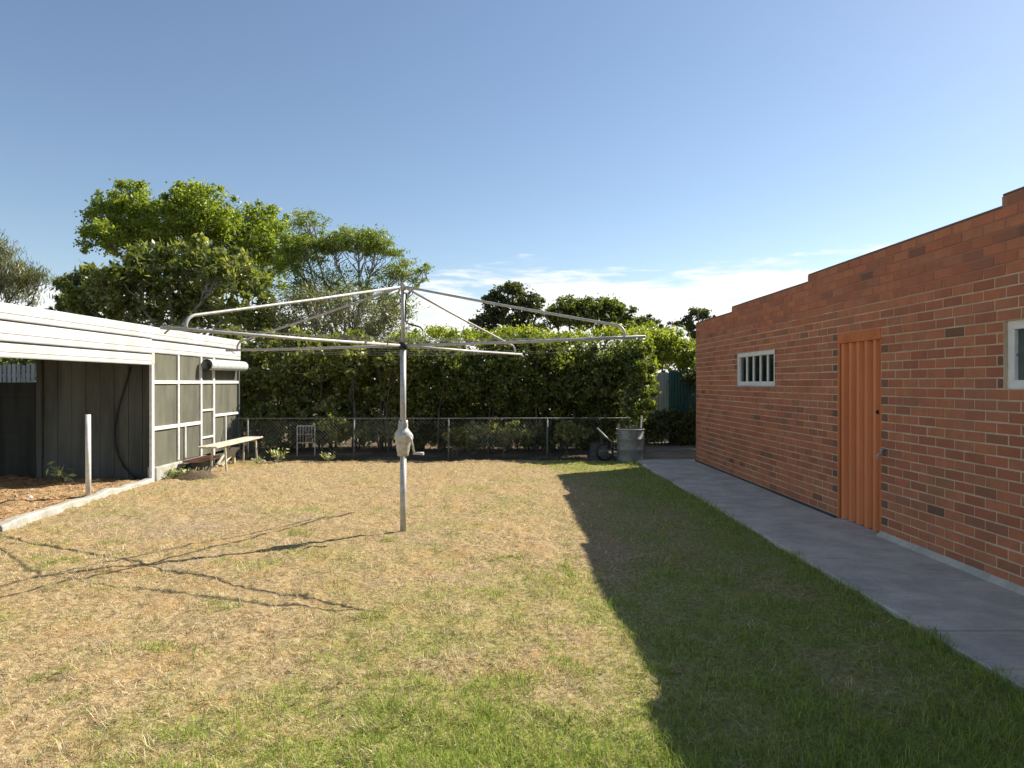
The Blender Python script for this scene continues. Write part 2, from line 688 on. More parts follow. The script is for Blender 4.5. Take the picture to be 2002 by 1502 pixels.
def lawn_h(x, y):
    return 0.030 * (fbm(x, y, 5.0, 2, 2) - 0.5) + 0.026 * (fbm(x, y, 15.0, 2, 4) - 0.5) + 0.05 * (fbm(x, y, 0.9, 2, 9) - 0.5)


def greenness(x, y):
    n = fbm(x, y, 1.1, 3, 21)
    n2 = fbm(x, y, 5.0, 2, 31)
    near = sstep(4.1, 2.4, y) * sstep(-2.4, 0.4, x) * 1.35
    near2 = sstep(6.0, 3.4, y) * sstep(-1.2, 1.0, x) * 0.6
    right = sstep(0.35, 1.5, x) * 0.74 + sstep(1.7, 2.5, x) * 0.35
    g = np.maximum(np.maximum(near, near2), right)
    g = g + (n - 0.52) * 1.25 + (n2 - 0.5) * 0.5
    return np.clip(g, 0, 1)


def bareness(x, y):
    d = ((x + 3.6) / 2.0) ** 2 + ((y - 7.6) / 1.1) ** 2
    b = np.clip(1.15 - d, 0, 1) * 0.9
    b = np.maximum(b, 0.8 * np.clip(1.2 - (((x + 4.2) / 0.9) ** 2 + ((y - 11.7) / 0.8) ** 2), 0, 1))
    n = fbm(x, y, 1.6, 3, 41)
    return np.clip(b * sstep(0.30, 0.62, n) * 0.9 + 0.45 * sstep(0.64, 0.76, n), 0, 1)


me = MB().add([(-1500, -1500, -0.08), (1500, -1500, -0.08), (1500, 1500, -0.08), (-1500, 1500, -0.08)], [(0, 1, 2, 3)]).mesh('ground', MAT['soil'])
tag(link('ground', me), kind='structure')


def grid_sheet(name, y0, y1, ny, nx, fl, fr, hf, mat, attrs=None, geo=False):
    ys = np.geomspace(y0, y1, ny) if geo else np.linspace(y0, y1, ny)
    ts = np.linspace(0, 1, nx)
    Yg, Tg = np.meshgrid(ys, ts, indexing='ij')
    L, R = fl(Yg), fr(Yg)
    Xg = L + Tg * (R - L)
    Z = hf(Xg, Yg)
    co = np.stack([Xg, Yg, Z], -1).reshape(-1, 3)
    i = np.arange((ny - 1) * nx).reshape(ny - 1, nx)[:, :-1].ravel()
    faces = np.stack([i, i + 1, i + nx + 1, i + nx], -1)
    at_ = {k: ('FLOAT', f(Xg, Yg).ravel()) for k, f in (attrs or {}).items()}
    return link(name, np_mesh(name, co, faces, mat, at_, True))


lawn = grid_sheet('lawn', 0.9, 13.42, 640, 430, lawn_left, lambda y: np.full_like(y, PATH_L + 0.02), lawn_h, MAT['lawn'], {'green': greenness, 'bare': bareness}, geo=True)
tag(lawn, kind='structure')


def bed_h(x, y):
    return 0.14 * (fbm(x, y, 4.0, 4, 5) - 0.5) + 0.06 * (fbm(x, y, 0.8, 2, 6) - 0.4)


bed = grid_sheet('soil_bed', 4.5, 11.6, 240, 170, lambda y: np.full_like(y, -10.5), lambda y: np.minimum(kerb_x(y), -5.2) - 0.01, bed_h, MAT['bed'])
tag(bed, kind='structure')
verge = grid_sheet('fence_verge', 13.40, 19.0, 120, 180, lambda y: np.full_like(y, -7.5), lambda y: np.full_like(y, 2.35),
                   lambda x, y: 0.05 * (fbm(x, y, 4.0, 3, 7) - 0.5) - 0.01, MAT['soil'])
tag(verge, kind='structure')

# path of concrete slabs
path = MB().box(PATH_L + 0.01, WALL_X + 0.05, -1.2, 13.25, -0.07, PATH_Z - 0.03).build('path', MAT['joint'])
tag(path, kind='structure')
cuts = [-1.2, 0.6, 2.2, 3.52, 4.08, 5.75, 7.45, 9.3, 11.25, 13.25]
for a, b in zip(cuts, cuts[1:]):
    dz = random.uniform(-0.003, 0.003)
    MB().box(PATH_L, WALL_X + 0.04, a + 0.008, b - 0.008, -0.06, PATH_Z + dz, 0.008).build('slab', MAT['path'], path)
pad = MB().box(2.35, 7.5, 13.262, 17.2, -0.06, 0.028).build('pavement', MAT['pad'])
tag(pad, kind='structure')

# ------------------------------------------------------------------ garage
garage = empty('brick_garage', (WALL_X, 6.0, 0))
tag(garage, 'red brick garage with stepped parapet, orange door and white windows', 'garage')
Z0, CH = 0.058, 0.086
YN, YF = -2.0, 13.0
WIN1 = (9.23, 10.72, Z0 + 17 * CH, Z0 + 23 * CH)
WIN2 = (3.40, 4.99, Z0 + 17 * CH, Z0 + 23 * CH)
DOOR = (6.62, 7.485, 0.0, Z0 + 24 * CH)
STEPS = [(10.98, 13.0, 31), (8.23, 10.98, 32), (5.01, 8.23, 33), (YN, 5.01, 34)]


def ncourse(y):
    for a, b, n in STEPS:
        if a <= y < b:
            return n
    return STEPS[0][2] if y >= 13 else STEPS[-1][2]


FX = WALL_X + 0.0045   # mortar face; bricks stand proud of it
wm = MB()
ys = sorted({YN, YF, *WIN1[:2], *WIN2[:2], *DOOR[:2], *[s[0] for s in STEPS]})
for a, b in zip(ys, ys[1:]):
    mid = (a + b) / 2
    top = Z0 + ncourse(mid) * CH
    spans = [(-0.1, top)]
    for (o0, o1, z0, z1) in (WIN1, WIN2, DOOR):
        if o0 < mid < o1:
            spans = [s for s in ((-0.1, z0), (z1, top)) if s[1] - s[0] > 0.001]
            if z0 <= 0:
                spans = [(z1, top)]
    for s0, s1 in spans:
        wm.box(FX, FX + 0.22, a, b, s0, s1)
wm.box(FX + 0.22, 9.0, YF - 0.22, YF - 0.002, -0.1, Z0 + 31 * CH - 0.01)
wm.box(FX + 0.22, 9.0, YN, YN + 0.22, -0.1, Z0 + 33 * CH)
wm.box(8.8, 9.002, YN + 0.22, YF - 0.22, -0.1, 2.6)
wall = wm.build('wall', MAT['mortar'], garage)
MB().box(FX + 0.221, 8.79, YN + 0.221, YF - 0.221, 2.45, 2.52).build('roof', MAT['roof'], garage)

# parapet capping: thin mortar fillet on each step
for a, b, n in STEPS:
    MB().box(WALL_X + 0.004, FX + 0.215, a + 0.002, b - 0.002, Z0 + n * CH + 0.001, Z0 + n * CH + 0.022, 0.006).build('capping', MAT['clinker'], garage)
MB().prism([(0, 0.05), (-0.012, 0.045), (-0.055, 0.003), (-0.06, -0.01)], (WALL_X + 0.01, YN, PATH_Z), (1, 0, 0), (0, 0, 1), (0, 1, 0), DOOR[0] - YN).build('mortar_fillet', MAT['path'], garage)
MB().prism([(0, 0.02), (-0.01, 0.018), (-0.035, 0.003), (-0.04, -0.01)], (WALL_X + 0.01, DOOR[1], PATH_Z), (1, 0, 0), (0, 0, 1), (0, 1, 0), YF - DOOR[1]).build('mortar_fillet', MAT['joint'], garage)


# --- bricks
def lay(c, y0, y1, start_half, from_low):
    """bricks along one course, first brick full or half, returns [(a, b)]"""
    out = []
    L, H, J = 0.228, 0.108, 0.012
    if from_low:
        y = y0
        ln = H if start_half else L
        while y < y1 - 0.03:
            e = min(y + ln, y1)
            out.append((y, e))
            y += ln + J
            ln = L
    else:
        y = y1
        ln = H if start_half else L
        while y > y0 + 0.03:
            s_ = max(y - ln, y0)
            out.append((s_, y))
            y -= ln + J
            ln = L
    return out


def clip(seg, holes):
    res = [seg]
    for h0, h1 in holes:
        nr = []
        for a, b in res:
            if b <= h0 or a >= h1:
                nr.append((a, b))
                continue
            if a < h0: nr.append((a, h0))
            if b > h1: nr.append((h1, b))
        res = nr
    return [s for s in res if s[1] - s[0] > 0.025]


bricks = []
for c in range(34):
    z0 = Z0 + c * CH + 0.006
    z1 = Z0 + (c + 1) * CH - 0.006
    zc = (z0 + z1) / 2
    half = c % 2 == 1
    if zc < DOOR[3]:
        row = lay(c, DOOR[1] + 0.006, YF, half, True) + lay(c, YN, DOOR[0] - 0.006, half, False)
    else:
        row = lay(c, DOOR[1] - 2.4 * 4 + 0.006 - 0.0, YF, half, True)
    holes = []
    for (o0, o1, a, b) in (WIN1, WIN2):
        if a < zc < b:
            holes.append((o0 - 0.004, o1 + 0.004))
    for seg in row:
        for a, b in clip(seg, holes):
            ya = (a + b) / 2
            if c >= ncourse(ya) or a < YN:
                continue
            # a brick that crosses a parapet step is cut there
            for st in STEPS[:-1]:
                if a < st[0] < b and c >= min(ncourse(a), ncourse(b - 1e-4)):
                    b = st[0]
            short = (b - a) < 0.16
            near_open = short and (abs(a - DOOR[1]) < 0.02 or abs(b - DOOR[0]) < 0.02 or
                                   any(abs(a - w[1]) < 0.02 or abs(b - w[0]) < 0.02 for w in (WIN1, WIN2) if w[2] < zc < w[3]))
            bricks.append((a, b, z0, z1, near_open))


def vis_area(bk):
    a, b, z0, z1, _ = bk
    if b < 4.5:
        return 0
    u0, u1 = WALL_X * FPX / a if a > 0 else 1e9, WALL_X * FPX / b
    if u1 > 1060:
        return 0
    u0 = min(u0, 1045)
    ym = (a + b) / 2
    return (u0 - u1) * (z1 - z0) * FPX / ym


order = sorted(range(len(bricks)), key=lambda i: -vis_area(bricks[i]))
single = set(order[:300])
mesh_cache = {}


def brick_verts(L, H, ch=0.004, dp=0.05):
    """front face towards -x, chamfered edges, open back; origin at face centre"""
    a, b = L / 2, H / 2
    f = [(0, -a + ch, -b + ch), (0, a - ch, -b + ch), (0, a - ch, b - ch), (0, -a + ch, b - ch)]
    s_ = [(ch, -a, -b), (ch, a, -b), (ch, a, b), (ch, -a, b)]
    k = [(dp, -a, -b), (dp, a, -b), (dp, a, b), (dp, -a, b)]
    vs = f + s_ + k
    fs = [(0, 3, 2, 1)]
    for i in range(4):
        j = (i + 1) % 4
        fs += [(i, j, 4 + j, 4 + i), (4 + i, 4 + j, 8 + j, 8 + i)]
    return vs, fs


rest = MB()
rest_dark = MB()
for i, (a, b, z0, z1, dark) in enumerate(bricks):
    off = random.uniform(-0.0025, 0.0025)
    tilt = random.uniform(-0.0015, 0.0015)
    isdark = (dark and random.random() < 0.85) or random.random() < 0.006
    cy, cz = (a + b) / 2, (z0 + z1) / 2 + random.uniform(-0.0012, 0.0012)
    if i in single:
        key = (round(b - a, 3), isdark)
        if key not in mesh_cache:
            vs, fs = brick_verts(b - a, z1 - z0)
            mesh_cache[key] = MB().add(vs, fs).mesh('brick', MAT['clinker' if isdark else 'brick'])
        o = link('brick', mesh_cache[key], wall)
        o.location = Vector((WALL_X + off, cy, cz))   # the wall's own origin is the world's
        o.rotation_euler = (0, 0, tilt)
    else:
        vs, fs = brick_verts(b - a, z1 - z0)
        (rest_dark if isdark else rest).add([(v[0] + WALL_X + off, v[1] + cy, v[2] + cz) for v in vs], fs)
tag(rest.build('brickwork', MAT['brick'], wall), kind='stuff')
tag(rest_dark.build('brickwork', MAT['clinker'], wall), kind='stuff')


# --- windows
def frame_mesh(mb, x0, x1, y0, y1, z0, z1, w, bev=0.004):
    mb.box(x0, x1, y0, y1, z1 - w, z1, bev)
    mb.box(x0, x1, y0, y1, z0, z0 + w, bev)
    mb.box(x0 + 0.002, x1 - 0.002, y0, y0 + w, z0 + w - 0.003, z1 - w + 0.003, bev)
    mb.box(x0 + 0.002, x1 - 0.002, y1 - w, y1, z0 + w - 0.003, z1 - w + 0.003, bev)
    return mb


y0, y1, z0, z1 = WIN1
w1 = frame_mesh(MB(), WALL_X + 0.012, WALL_X + 0.07, y0, y1, z0, z1, 0.065).build('window', MAT['window_white'], garage)
n = 5
inner0, inner1 = y0 + 0.065, y1 - 0.065
pw = (inner1 - inner0) / n
for k in range(n):
    if k:
        MB().box(WALL_X + 0.034, WALL_X + 0.058, inner0 + k * pw - 0.022, inner0 + k * pw + 0.022, z0 + 0.064, z1 - 0.064, 0.004).build('mullion', MAT['window_white'], w1)
    MB().box(WALL_X + 0.050, WALL_X + 0.055, inner0 + k * pw + 0.004, inner0 + (k + 1) * pw - 0.004, z0 + 0.05, z1 - 0.05).build('pane', MAT['glass_dark'], w1)
MB().box(WALL_X - 0.012, WALL_X + 0.06, y0 - 0.01, y1 + 0.01, z0 - 0.022, z0 - 0.002, 0.004).build('sill', MAT['kerb'], w1)
y0, y1, z0, z1 = WIN2
w2 = frame_mesh(MB(), WALL_X + 0.030, WALL_X + 0.085, y0, y1, z0, z1, 0.068).build('window', MAT['window_white'], garage)
ym = (y0 + y1) / 2
MB().box(WALL_X + 0.036, WALL_X + 0.08, ym - 0.03, ym + 0.03, z0 + 0.067, z1 - 0.067, 0.004).build('mullion', MAT['window_white'], w2)
for a, b in ((y0, ym), (ym, y1)):
    MB().box(WALL_X + 0.062, WALL_X + 0.067, a + 0.03, b - 0.03, z0 + 0.05, z1 - 0.05).build('pane', MAT['glass_frost'], w2)
MB().box(WALL_X + 0.050, WALL_X + 0.060, ym + 0.03, y1 - 0.068, (z0 + z1) / 2 - 0.008, (z0 + z1) / 2 + 0.008).build('glazing_bar', MAT['glass_frost'], w2)

# --- door: fluted orange sheet
dy0, dy1, _, dz1 = DOOR
nr = 5
fw = (dy1 - dy0 - 0.07) / nr
HEAD = 0.115
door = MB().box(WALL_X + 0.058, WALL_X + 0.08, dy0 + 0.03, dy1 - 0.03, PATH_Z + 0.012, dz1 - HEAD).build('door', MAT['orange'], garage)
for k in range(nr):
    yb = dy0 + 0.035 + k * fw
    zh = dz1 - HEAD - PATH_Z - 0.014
    # each fluted board: raised rib with sloped sides, its lit look put into the colour
    MB().prism([(fw * 0.42, 0.0), (fw * 0.52, -0.042), (fw * 0.84, -0.042), (fw * 0.94, 0.0)], (WALL_X + 0.057, yb, PATH_Z + 0.013), (0, 1, 0), (1, 0, 0), (0, 0, 1), zh).build('rib', MAT['orange_rib_lit'], door)
for a, b in ((dy0 + 0.001, dy0 + 0.034), (dy1 - 0.034, dy1 - 0.001)):
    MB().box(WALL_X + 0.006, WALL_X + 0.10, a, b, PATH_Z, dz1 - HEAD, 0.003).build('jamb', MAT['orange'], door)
MB().box(WALL_X - 0.004, WALL_X + 0.10, dy0 + 0.001, dy1 - 0.001, dz1 - HEAD, dz1 - 0.002, 0.003).build('lintel', MAT['orange_trim'], door)
MB().box(WALL_X + 0.02, WALL_X + 0.15, dy0, dy1, -0.02, PATH_Z + 0.008).build('threshold', MAT['kerb'], door)
lk = MB().lathe((0, 0, 0), [(0.001, 0.016), (0.014, 0.016), (0.020, 0.010), (0.022, 0.0)], 16)
lk.v = [(WALL_X + 0.022 - v[2] - 0.004, dy0 + 0.085 + v[0], 1.27 + v[1]) for v in lk.v]
lk.build('lock', MAT['rubber'], door)

tap = MB()
tp = Vector((WALL_X, dy0 - 0.06, 0.86))
tap.tube([tp + Vector((0.01, 0, 0)), tp + Vector((-0.05, 0, 0)), tp + Vector((-0.065, 0, -0.01)), tp + Vector((-0.07, 0, -0.05))], 0.010, 8)
tap.tube([tp + Vector((-0.03, 0, 0)), tp + Vector((-0.03, 0, 0.04))], 0.007, 8)
tap.tube([tp + Vector((-0.03, -0.03, 0.043)), tp + Vector((-0.03, 0.03, 0.043))], 0.006, 8)
tag(tap.build('tap', MAT['galv']), 'small metal garden tap on the brick wall beside the orange door', 'tap')

# ------------------------------------------------------------------ clothes hoist
HX, HY = -1.04, 6.99
hoist = empty('rotary_clothesline', (HX, HY, 0))
tag(hoist, 'galvanised rotary clothes hoist with four arms standing in the dry lawn', 'clothesline')


def hp(r, ang, z):
    return Vector((HX + r * math.cos(ang), HY + r * math.sin(ang), z))


hc = lambda z: Vector((HX, HY, z))
HUB, TOP = 1.957, 2.60
MB().tube([hc(-0.15), hc(0.85)], 0.033, 20).build('lower_pole', MAT['galv'], hoist)
MB().tube([hc(0.84), hc(HUB - 0.02)], 0.031, 20).build('sleeve_pole', MAT['galv'], hoist)
MB().tube([hc(HUB - 0.03), hc(TOP - 0.02)], 0.022, 18).build('upper_pole', MAT['galv'], hoist)
MB().lathe(hc(0), [(0.001, TOP + 0.02), (0.03, TOP + 0.012), (0.04, TOP - 0.01), (0.04, TOP - 0.05), (0.024, TOP - 0.06)], 20).build('top_cap', MAT['alloy'], hoist)
MB().lathe(hc(0), [(0.031, HUB + 0.035), (0.045, HUB + 0.03), (0.05, HUB), (0.045, HUB - 0.035), (0.030, HUB - 0.04)], 20).build('hub', MAT['rubber'], hoist)
# winder box
gb = MB()
gb.lathe(hc(0), [(0.034, 0.80), (0.058, 0.80), (0.060, 0.835), (0.066, 0.85), (0.085, 0.98), (0.090, 1.01), (0.088, 1.04), (0.060, 1.075), (0.050, 1.09), (0.048, 1.15), (0.046, 1.165), (0.034, 1.165)], 24)
for k in range(4):
    a = PI / 4 + k * PI / 2
    p = hp(0.048, a, 1.10)
    gb.tube([p, p + Vector((0, 0, 0.075))], [0.014, 0.010], 8)
wind = gb.build('winder_box', MAT['alloy'], hoist)
gh = MB().lathe((0, 0, 0), [(0.001, 0.06), (0.035, 0.06), (0.055, 0.045), (0.062, 0.02), (0.062, -0.05), (0.05, -0.06)], 20)
ca, sa = math.cos(-0.9), math.sin(-0.9)
gx = Vector((HX + 0.06 * ca + 0.005, HY + 0.06 * sa, 1.0))
gh.v = [(gx.x + v[2] * ca - v[0] * sa, gx.y + v[2] * sa + v[0] * ca, gx.z + v[1]) for v in gh.v]
gh.build('gear_housing', MAT['alloy'], wind)
d = Vector((ca, sa, 0))
t_ = Vector((-sa, ca, 0))
c0 = gx + d * 0.05
c1 = c0 + Vector((0.055, 0.0, -0.165))
MB().tube([c0, c0 + d * 0.03, c0 + d * 0.035 + (c1 - c0) * 0.1, c1], 0.010, 10).build('crank_arm', MAT['alloy'], wind)
MB().tube([c1 - Vector((0.01, 0, 0)), c1 + Vector((0.025, -0.01, 0.002)), c1 + Vector((0.10, -0.03, 0.002))], [0.013, 0.013, 0.016], 10).build('crank_grip', MAT['alloy'], wind)

ANG = [math.radians(a) for a in (238, 153, 60, 330)]
LA, RE = 2.62, 2.46
TZ = 1.962
for i, a in enumerate(ANG):
    perp = Vector((-math.sin(a), math.cos(a), 0))
    MB().tube([hp(0.03, a, HUB), hp(LA * 0.5, a, HUB - 0.004), hp(LA, a, TZ)], 0.0142, 12).build('arm', MAT['galv'], hoist)
    pts = [hp(0.03, a, TOP - 0.03)]
    zb = 2.075
    n_ = 7
    pts.append(hp(1.2, a, TOP - 0.03 + (zb - TOP + 0.03) * 1.2 / (RE - 0.10) - 0.006))
    pts.append(hp(RE - 0.12, a, zb))
    sl = (zb - TOP + 0.03) / (RE - 0.10)
    for k in range(1, n_ + 1):
        t = k / n_
        th = t * (PI / 2)
        pts.append(hp(RE - 0.12 + 0.09 * math.sin(th), a, zb + sl * 0.06 * t - 0.075 * (1 - math.cos(th))))
    pts.append(hp(RE - 0.03, a, TZ))
    MB().tube(pts, 0.0125, 12).build('stay', MAT['galv'], hoist)
    MB().tube([hp(LA - 0.07, a, TZ - 0.002) - perp * 0.07 - Vector((0, 0, 0.035)), hp(LA - 0.07, a, TZ)], 0.007, 8).build('line_hook', MAT['galv'], hoist)
for r in (0.95, 1.38, 1.82, 2.22, 2.57):
    for i in range(4):
        a0, a1 = ANG[i], ANG[(i + 1) % 4]
        p0, p1 = hp(r, a0, TZ + 0.018), hp(r, a1, TZ + 0.018)
        pts = [p0.lerp(p1, t) - Vector((0, 0, 0.06 * (r / 2.6) * 4 * t * (1 - t))) for t in np.linspace(0, 1, 9)]
        MB().tube(pts, 0.0009, 4, False).build('line', MAT['wire'], hoist)
cb = [at(797, 576, 6.95), at(793, 590, 6.94), at(793.5, 612, 6.94), at(793, 628, 6.93), at(800, 634, 6.90), at(812, 637, 6.88), at(822, 640, 6.85), at(827, 646, 6.85)]
MB().tube([at(789, 572, 6.985)] + cb, 0.0085, 8).build('pull_cord', MAT['rubber'], hoist)

# ------------------------------------------------------------------ shed on the left
SX = -5.55
shed = empty('carport_shed', (SX, 10.0, 0))
tag(shed, 'long low shed with white clad fascia, open bay and mesh-screened enclosure', 'shed')


def fascia(y0, y1, z0, z1, x=SX):
    h = z1 - z0
    pr = [(-0.03, 0), (0.0, 0), (0.006, 0.012), (0.006, h * 0.30), (0.0, h * 0.32), (0.0, h * 0.36), (0.008, h * 0.40), (0.008, h * 0.94), (0.0, h), (-0.03, h)]
    mb = MB().prism(pr, (x, y0, z0), (1, 0, 0), (0, 0, 1), (0, 1, 0), y1 - y0)
    n_ = len(pr)
    b = 0
    mb.f.append(tuple(range(n_)))
    mb.f.append(tuple(range(n_, 2 * n_))[::-1])
    mb.sm += [False, False]
    return mb.build('fascia_board', MAT['fascia'], shed)


for z0, z1 in ((2.275, 2.46), (2.035, 2.252), (1.850, 2.010)):
    fascia(4.0, 10.60, z0, z1)
for z0, z1 in ((2.265, 2.458), (2.045, 2.235)):
    fascia(10.612, 14.2, z0, z1, SX - 0.012)
MB().box(SX - 0.06, SX - 0.034, 4.0, 10.60, 1.856, 2.45).build('fascia_backing', MAT['seam'], shed)
MB().box(SX - 0.07, SX - 0.046, 10.612, 14.19, 2.05, 2.44).build('fascia_backing', MAT['seam'], shed)
# roof: corrugated sheet falling away to the back
pr = []
yy = 0.0
while yy < 10.2:
    pr += [(yy, 0.0), (yy + 0.10, 0.0), (yy + 0.12, 0.025), (yy + 0.16, 0.025), (yy + 0.18, 0.0)]
    yy += 0.19
MB().prism(pr, (SX - 0.072, 4.0, 2.40), (0, 1, 0), (0, 0, 1), (-1, 0, -0.03), 4.1).build('roof', MAT['roof'], shed)
# partition of vertical boards facing the yard's near side
PY = 10.88
xb = SX - 0.06
bw = 0.228
k = 0
while xb > -7.42:
    x1 = max(xb - bw, -7.44)
    MB().box(x1 + 0.003, xb - 0.003, PY + random.uniform(-0.004, 0.004), PY + 0.03, -0.1, 2.33, 0.003).build('wall_board', MAT['board'], shed)
    xb -= bw
MB().box(-7.53, -7.445, PY - 0.03, PY + 0.06, -0.1, 2.32, 0.005).build('post', MAT['board'], shed)
for k in range(8):
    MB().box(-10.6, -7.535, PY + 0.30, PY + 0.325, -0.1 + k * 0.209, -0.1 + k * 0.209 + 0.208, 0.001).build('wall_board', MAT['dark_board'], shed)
MB().box(-10.7, -10.6, PY - 0.5, PY + 0.4, -0.1, 2.30).build('post', MAT['board'], shed)
# enclosure frame
FR = 0.045


def post(y, z0=0.0, z1=2.06, w=0.05, mat='white_paint', x=SX):
    return MB().box(x - FR, x, y - w / 2, y + w / 2, z0, z1, 0.004).build('post', MAT[mat], shed)


def rail(y0, y1, z, w=0.05, x=SX):
    return MB().box(x - FR + 0.003, x - 0.003, y0, y1, z - w / 2, z + w / 2, 0.004).build('rail', MAT['white_paint'], shed)


post(10.655, -0.1, 1.86, 0.075)
MB().box(SX - 0.05, SX + 0.004, 10.615, 10.70, 1.865, 2.043, 0.004).build('post', MAT['bench'], shed)
P = [10.655, 11.50, 12.36, 12.90, 14.12]
for y in P[1:2]:
    post(y, 0.24, 2.04, 0.045)
post(11.75, 0.25, 0.80, 0.035)
post(P[2], 0.0, 2.04, 0.06)
post(P[3], 0.0, 2.04, 0.07)
post(P[4], 0.0, 2.04, 0.06, 'board')
post(13.45, 0.0, 0.90, 0.035)
for a, b in zip(P, P[1:]):
    rail(a + 0.03, b - 0.03, 1.575, 0.055)
rail(P[0] + 0.03, P[1] - 0.025, 0.83, 0.06)
rail(P[1] + 0.025, P[2] - 0.03, 0.83, 0.06)
rail(P[2] + 0.03, P[3] - 0.03, 1.05, 0.035)
rail(P[2] + 0.03, P[3] - 0.03, 0.54, 0.035)
rail(P[3] + 0.03, P[4] - 0.03, 0.93, 0.05)
for a, b in zip(P, P[1:]):
    for z0, z1 in ((0.22, 1.56), (1.59, 2.05)):
        mb = MB()
        # slack mesh: gently billowed sheet
        ny, nz = 7, 7
        vs = []
        for iy in range(ny):
            for iz in range(nz):
                u, v = iy / (ny - 1), iz / (nz - 1)
                bl = 0.012 * math.sin(PI * u) * math.sin(PI * v) * random.uniform(0.4, 1.2)
                vs.append((SX - 0.030 - bl, a + 0.01 + (b - a - 0.02) * u, z0 + (z1 - z0) * v))
        fs = [(i * nz + j, (i + 1) * nz + j, (i + 1) * nz + j + 1, i * nz + j + 1) for i in range(ny - 1) for j in range(nz - 1)]
        mb.add(vs, fs, True)
        mb.build('mesh_screen', MAT['screen'], shed)
MB().box(SX - 0.12, SX + 0.03, 10.70, 11.62, -0.1, 0.215, 0.012).build('plinth', MAT['kerb'], shed)
MB().box(SX - 0.12, SX - 0.01, 11.625, 14.15, -0.1, 0.16, 0.01).build('plinth', MAT['board'], shed)
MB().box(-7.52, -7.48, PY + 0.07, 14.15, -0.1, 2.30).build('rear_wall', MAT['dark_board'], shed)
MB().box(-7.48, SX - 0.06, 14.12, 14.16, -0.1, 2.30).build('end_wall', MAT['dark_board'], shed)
MB().box(-7.48, SX - 0.13, PY + 0.08, 14.1, -0.06, 0.02).build('floor_slab', MAT['path'], shed)

# rolled shade blind under the eave
rb = MB()
n_ = 30
sp = []
for k in range(n_):
    a = k / (n_ - 1) * 2 * PI * 2.6
    sp.append((a, 0.06 + 0.055 * k / (n_ - 1)))
bx, bz = SX + 0.12, 1.895
prf = [(r * math.cos(a), r * math.sin(a)) for a, r in sp]
rb.prism(prf, (bx, 12.32, bz), (1, 0, 0), (0, 0, 1), (0, 1, 0.004), 1.72)
rb.sm = [True] * len(rb.sm)
tag(rb.build('rolled_blind', MAT['canvas']), 'rolled grey canvas blind hanging under the shed eave above the mesh', 'blind')

# hanging black hose on the partition
hpts = [at(262, 716, 10.83), at(256, 740, 10.83), at(243, 780, 10.83), at(231, 820, 10.83), at(229, 850, 10.83), at(233, 880, 10.83), at(243, 905, 10.83), at(258, 925, 10.82), at(272, 934, 10.80)]
pp = []
for i in range(len(hpts) - 1):
    for t in (0, 0.5):
        pp.append(hpts[i].lerp(hpts[i + 1], t))
pp.append(hpts[-1])
for _ in range(3):
    pp = [pp[0]] + [(pp[i - 1] + pp[i] * 2 + pp[i + 1]) / 4 for i in range(1, len(pp) - 1)] + [pp[-1]]
tag(MB().tube(pp, 0.016, 8).build('hose', MAT['rubber']), 'black hose hanging in a curve on the grey shed partition', 'hose')

# kerb
kb = MB()
ky = np.linspace(7.08, 10.62, 40)
kv, kf = [], []
for i, yv in enumerate(ky):
    xc = float(kerb_x(yv)) + 0.004 * float(fbm(yv, 0.3, 2.0, 3, 13) - 0.5) * 2
    zt = 0.075 + 0.035 * float(fbm(yv, 4.3, 2.6, 3, 14) - 0.5) * 2
    w0 = 0.050 + 0.02 * float(fbm(yv, 8.1, 4.0, 2, 15) - 0.5)
    for dx, zz in ((-w0 - 0.012, -0.12), (-w0, zt - 0.02), (-w0 + 0.014, zt), (w0 - 0.016, zt - 0.004), (w0, zt - 0.024), (w0 + 0.014, -0.12)):
        kv.append((xc + dx, yv, zz))
for i in range(len(ky) - 1):
    for j in range(5):
        kf.append((i * 6 + j, (i + 1) * 6 + j, (i + 1) * 6 + j + 1, i * 6 + j + 1))
kf += [(0, 1, 2, 3, 4, 5), tuple((len(ky) - 1) * 6 + j for j in (5, 4, 3, 2, 1, 0))]
kb.add(kv, kf)
kb_o = kb.build('kerb', MAT['kerb'])
tag(kb_o, kind='structure')

# steel post in the bed
pb = Vector((-5.67, 9.19, -0.12))
mp = MB().tube([pb, pb + Vector((-0.004, 0, 1.25))], 0.034, 16)
po = mp.build('steel_post', MAT['white_paint'])
tag(po, 'white steel pipe post standing alone by the concrete kerb', 'post')

# bench
bench = empty('bench', (-4.98, 12.2, 0))
tag(bench, 'low weathered plank bench in front of the mesh enclosure', 'bench')
for dx in (-0.085, 0.085):
    MB().box(-4.98 + dx - 0.082, -4.98 + dx + 0.082, 11.28, 13.45, 0.455, 0.487, 0.006).build('seat_plank', MAT['bench'], bench)
for y in (11.75, 13.2):
    for dx in (-0.11, 0.11):
        MB().bar((-4.98 + dx, y, 0.454), (-4.98 + dx * 1.25, y, -0.05), 0.028, 0.028, bev=0.003).build('leg', MAT['bench'], bench)
    MB().box(-5.10, -4.86, y - 0.02, y + 0.02, 0.415, 0.453, 0.003).build('cross_bearer', MAT['bench'], bench)
MB().bar((-4.98, 11.64, 0.10), (-4.98, 12.25, 0.43), 0.03, 0.03, bev=0.003).build('brace', MAT['bench'], bench)

